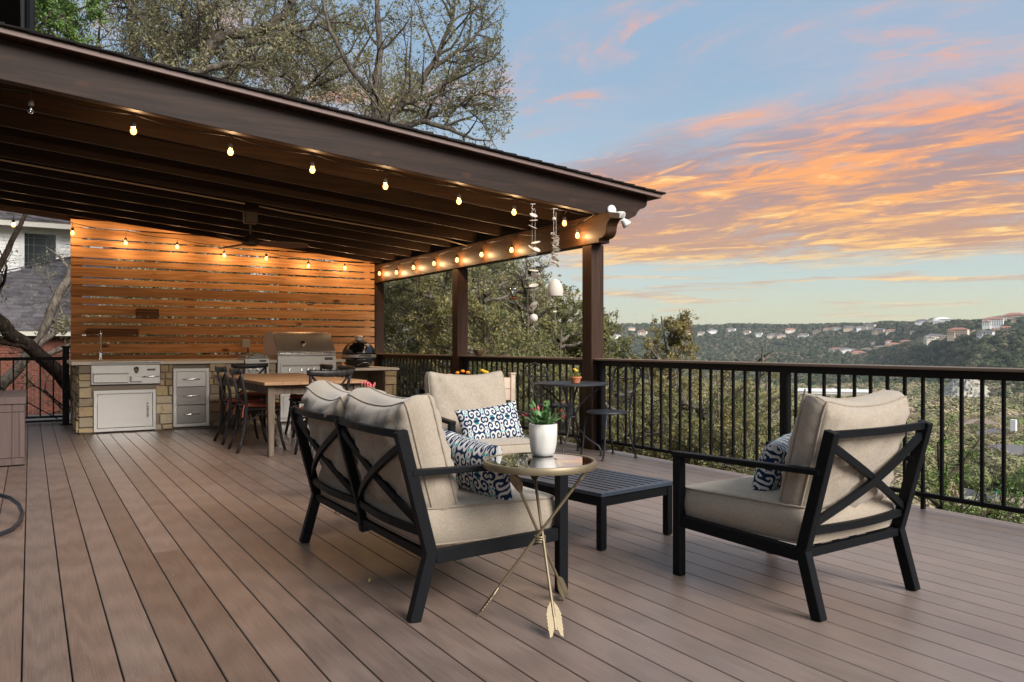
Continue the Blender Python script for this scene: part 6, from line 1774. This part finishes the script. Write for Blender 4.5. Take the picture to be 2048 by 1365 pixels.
make_tree('live_oak', 'grey-green live oak filling the gap behind the rear left of the roof', 'tree', (3.4, 24, -1.6),
          [([(3.4, 24, -1.6), (3.2, 24, 3), (2.8, 23.8, 6.5), (2.4, 23.6, 10), (2.6, 23.4, 13)], [.3, .25, .2, .14, .07]), ([(3.0, 24, 5), (4.4, 23.8, 7.6), (5.4, 23.5, 9.6)], [.15, .12, .06]), ([(2.8, 24, 5.8), (1.2, 23.8, 8.5), (.4, 23.5, 11)], [.13, .10, .06]), ([(3.0, 24, 4.5), (5.5, 24, 6.0), (8, 23.8, 7.4), (10.5, 23.6, 8.0)], [.15, .12, .08, .05])],
          [(1.6, 3.0, .2, .05, .2, 4), (2.4, 1.4, .26, .018, .2, 4), (4.2, .55, .32, .007, .12, 3)], 'leaf_live_oak', 'bark_grey', 3.2, .055, .08, 16, keep=inview, density=1.3)
make_tree('juniper', 'bright green juniper crown beside the dark house corner at top left', 'tree', (-1.7, 15.6, -1.3),
          [([(-1.7, 15.6, -1.3), (-1.4, 15.6, 3), (-.9, 15.7, 5.2), (-.6, 15.8, 7.4)], [.16, .13, .08, .04]), ([(-1.0, 15.7, 5.0), (-.1, 15.9, 5.9), (.75, 15.9, 6.4)], [.05, .03, .012]), ([(-.8, 15.7, 5.8), (.1, 15.9, 6.6), (.95, 15.9, 7.2)], [.05, .03, .012]), ([(-.7, 15.7, 6.6), (.3, 15.9, 7.3), (.85, 15.9, 8.0)], [.04, .03, .012]), ([(-.8, 15.7, 5.6), (-.1, 15.9, 6.7), (.3, 15.9, 7.6)], [.04, .03, .012])],
          [(5, .7, .3, .015, .05, 4), (12, .34, .35, .006, .05, 3), (14, .12, .4, .003, .1, 2)], 'leaf_juniper', 'bark_grey', 6, .028, .035, 17, density=1.2, keep=lambda q: np.degrees(np.arctan2(q[:, 0], q[:, 1])) < 4.6)
# trees beyond the railing
def mid_tree(label, base, h, spread, leaf, seed, lean=(0, 0), leaf_n=2.0, leaf_s=.035, dens=1.0, cat='tree', name='oak_tree', keep=None, bark='bark_grey'):
    rg = random.Random(seed); bx, by, bz = base; limbs = []
    top = (bx + lean[0], by + lean[1], bz + h)
    tr = [(bx, by, bz)] + [(bx + lean[0] * t + rg.uniform(-.2, .2), by + lean[1] * t + rg.uniform(-.2, .2), bz + h * t) for t in (.25, .5, .75, 1)]
    limbs.append((tr, [.020 * h ** .8, .016 * h ** .8, .010 * h ** .8, .005 * h ** .8, .003 * h ** .8]))
    for i in range(12):
        t0 = 1 - spread * rg.uniform(.15, 1.5) / h; t0 = max(.15, t0); a_ = i * 2.4 + rg.uniform(-.3, .3); p = Vector((bx + lean[0] * t0, by + lean[1] * t0, bz + h * t0)); L = spread * .68 * rg.uniform(.6, 1.0) * (.45 + .75 * min(1, (1 - t0) * h / spread))
        d = Vector((math.cos(a_), math.sin(a_), rg.uniform(.0, .6)))
        limbs.append(([tuple(p), tuple(p + d * L * .35), tuple(p + d * L * .7 + Vector((0, 0, L * .06))), tuple(p + d * L + Vector((0, 0, L * .12)))], [.009 * h ** .8, .007 * h ** .8, .005 * h ** .8, .003]))
    return make_tree(name, label, cat, base, limbs, [(2.2, spread * .42, .24, .022, .2, 4), (4.0, spread * .22, .3, .010, .15, 4), (6.5, spread * .10, .35, .005, .1, 3)], leaf, bark, leaf_n * 1.1, leaf_s, .032, seed, 'trees beyond the railing', density=dens,
                     keep=lambda q: (np.hypot(q[:, 0] - bx - lean[0], q[:, 1] - by - lean[1]) < spread * (1.12 + .16 * np.sin(q[:, 0] * 3.1 + seed) * np.sin(q[:, 1] * 2.7) + .12 * np.sin(q[:, 2] * 4))) & (q[:, 2] < bz + h * 1.0 + .25 * np.sin(q[:, 0] * 2.3 + q[:, 1] * 3.7 + seed)) & ((q[:, 0] > 5.5) | (q[:, 1] > 13.4)))
gz = lambda x, y: float(ground_z(x, y))
mid = [   # label, foot, height of the top above the deck, spread, leaf, seed, leaves, leaf size
 ('dense grey-green live oak seen between the kitchen post and the middle post', (5.90, 15.0), 3.0, 2.6, 'leaf_live_oak', 41, 2.1, .030),
 ('olive live oak seen just left of the middle post of the pergola', (6.15, 12.6), 2.5, 2.2, 'leaf_olive', 42, 2.2, .026),
 ('tall dark live oak behind the middle post', (8.2, 15.8), 3.6, 2.8, 'leaf_live_oak', 54, 2.2, .032),
 ('golden-olive oak behind the bird feeder', (6.6, 11.6), 2.2, 1.5, 'leaf_olive', 43, 2.0, .026),
 ('tall olive oak behind the disc chime', (7.0, 13.2), 2.3, 1.5, 'leaf_olive', 55, 2.1, .030),
 ('loose oak whose thin top twigs stand against the sky beside the clay bell', (8.75, 13.6), 2.9, 1.1, 'leaf_live_oak', 44, .6, .030),
 ('oak with a rounded top just left of the corner post', (7.5, 10.7), 1.35, 1.25, 'leaf_olive', 56, 2.2, .028),
 ('low oak filling the space behind the kitchen end of the railing', (5.75, 10.6), 1.0, 1.6, 'leaf_live_oak', 45, 2.2, .024),
 ('brushy oak seen through the railing beside the planter', (5.9, 9.6), .95, 1.5, 'leaf_olive', 46, 2.1, .024),
 ('low oak behind the bistro table and corner post', (6.6, 8.1), .75, 1.5, 'leaf_olive', 57, 2.1, .024),
 ('low bushy oak right of the corner post above the railing', (9.6, 11.7), .75, 1.4, 'leaf_olive', 58, 2.1, .030),
 ('low bushy oak behind the railing right of the bistro chair', (7.4, 8.2), .75, 1.6, 'leaf_gold_green', 47, 1.9, .025),
 ('low bushy oak behind the middle of the railing', (7.7, 7.6), .70, 1.6, 'leaf_olive', 48, 1.9, .025),
 ('golden yellow-green oak rising above the railing against the far ridge', (12.5, 13.4), 1.75, 1.3, 'leaf_gold_green', 49, 2.4, .034),
 ('sparse brownish oak crown above the railing left of the rail post', (10.4, 10.0), .85, 1.3, 'leaf_gold_green', 50, 1.2, .030),
 ('loose golden oak directly left of the rail post', (11.7, 10.3), 1.05, 1.2, 'leaf_gold_green', 59, 1.2, .030),
 ('bushy oak close behind the railing left of the rail post', (8.0, 6.4), .55, 1.5, 'leaf_olive', 51, 1.9, .024),
 ('small oak right of the rail post half hidden by the armchair', (10.0, 7.0), .25, 1.1, 'leaf_gold_green', 60, 1.2, .028),
 ('broad grey-green oak forming the dark backdrop left of the middle post', (9.4, 19.0), 4.4, 3.2, 'leaf_live_oak', 71, 2.2, .040),
 ('broad olive oak forming the backdrop behind the hummingbird feeder', (11.6, 17.6), 2.9, 2.9, 'leaf_olive', 72, 2.2, .040),
 ('rounded olive oak backdrop just left of the corner post', (11.4, 15.4), 1.75, 2.2, 'leaf_olive', 73, 2.2, .038),
 ('oak behind the left half of the cedar screen', (2.6, 17.0), 3.9, 2.6, 'leaf_live_oak', 52, 1.8, .036),
 ('oak behind the right half of the cedar screen', (5.0, 17.6), 4.2, 2.6, 'leaf_olive', 53, 1.9, .036)]
mid = [(a_, b_, c_ - gz(*b_) + .2, d_, e_, f_, g_, h_) for (a_, b_, c_, d_, e_, f_, g_, h_) in mid]
for (lb, (x, y), h, sp, lf, sd_, ln_, ls) in mid: mid_tree(lb, (x, y, gz(x, y) - .2), h, sp, lf, sd_, leaf_n=ln_ * 1.8, leaf_s=ls * 1.12, dens=1.95 * (1 if ln_ > 1.5 else .75))
jun = [('dark green juniper top beside the corner post above the railing', (9.9, 12.0), 5.6, 1.2, 61), ('green juniper behind the bistro chair legs', (7.6, 9.1), 3.3, 1.3, 62),
       ('low green juniper seen just above the railing cap', (10.6, 12.2), 5.2, 1.2, 66),
       ('green juniper between the rail post and the right armchair cushion', (10.8, 7.3), 4.6, 1.1, 63), ('bright green juniper right behind the right armchair', (9.4, 5.3), 3.9, 1.25, 64), ('small juniper branch tips right of the armchair back', (9.9, 5.0), 3.4, 1.1, 65)]
for (lb, (x, y), h, sp, sd_) in jun:
    rg = random.Random(sd_); z0 = gz(x, y) - .2; limbs = [([(x, y, z0), (x + .1, y, z0 + h * .5), (x, y + .1, z0 + h)], [.09, .06, .012])]
    for i in range(14):
        t0 = .15 + .8 * i / 14; a_ = i * 2.4; L = sp * (1.1 - t0 * .75); p = Vector((x, y, z0 + h * t0)); d = Vector((math.cos(a_), math.sin(a_), .55))
        limbs.append(([tuple(p), tuple(p + d * L * .5), tuple(p + d * L + Vector((0, 0, .15)))], [.03, .02, .006]))
    make_tree('juniper', lb, 'tree', (x, y, z0), limbs, [(7, .36, .3, .01, .2, 3), (14, .14, .35, .004, .15, 2)], 'leaf_juniper', 'bark_dark', 6.5, .017, .028, sd_, 'junipers below the deck')
# low shrubs hugging the deck edge
def shrub(label, x, y, h, sp, leaf, sd_, n_=2.6, ls=.022):
    rg = random.Random(sd_); z0 = gz(x, y) - .1; top = h; limbs = []
    for i in range(9):
        a_ = i * 2.4; d = Vector((math.cos(a_) * sp, math.sin(a_) * sp, (top - z0) * rg.uniform(.8, 1.0)))
        p = Vector((x, y, z0)); limbs.append(([tuple(p), tuple(p + d * .5 + Vector((0, 0, .1))), tuple(p + d)], [.03, .02, .006]))
    make_tree('shrub', label, 'shrub', (x, y, z0), limbs, [(4.5, .5, .3, .009, .2, 3), (10, .2, .35, .004, .1, 3)], leaf, 'bark_dark', n_, ls, .03, sd_, 'shrubs at the deck edge')
for i, (y, h, lf) in enumerate(((.9, -.45, 'leaf_shrub'), (1.9, -.42, 'leaf_shrub'), (2.9, -.38, 'leaf_shrub'), (3.9, -.30, 'leaf_shrub'), (4.9, -.22, 'leaf_olive'), (5.9, -.2, 'leaf_olive'), (7.0, -.1, 'leaf_olive'), (8.4, 0, 'leaf_olive'), (9.8, .1, 'leaf_live_oak'), (11.2, .1, 'leaf_olive'))):
    shrub(('low green shrub under the railing at the right edge', 'leafy shrub behind the rail foot right of the armchair', 'leafy shrub behind the right armchair at deck level', 'leafy shrub behind the right armchair cushion at deck level', 'olive shrub under the bottom rail left of the rail post', 'olive shrub under the bottom rail in the middle of the railing',
           'olive shrub behind the near bistro chair feet', 'olive shrub behind the corner post at deck level', 'grey-green shrub behind the planter', 'olive shrub behind the kitchen end of the railing')[i], 6.6 + (i % 2) * .35, y, h, .75, lf, 80 + i)

# ================================================================ haze
m = MB(); m.box(-3600, 3600, -1500, 3600, -300, 140)
me = bpy.data.meshes.new('haze'); me.from_pydata(m.v, [], m.f); me.update()
hm = bpy.data.materials.new('haze_air'); hm.use_nodes = True; n = NT(hm.node_tree)
v = n.n('ShaderNodeVolumePrincipled', {'Color': (.78, .84, .92, 1), 'Density': HAZE, 'Anisotropy': .2})
o_ = n.n('ShaderNodeOutputMaterial'); n.t.links.new(v.outputs[0], o_.inputs['Volume'])
me.materials.append(hm); o = bpy.data.objects.new('haze', me); COL.objects.link(o); o['kind'] = 'stuff'
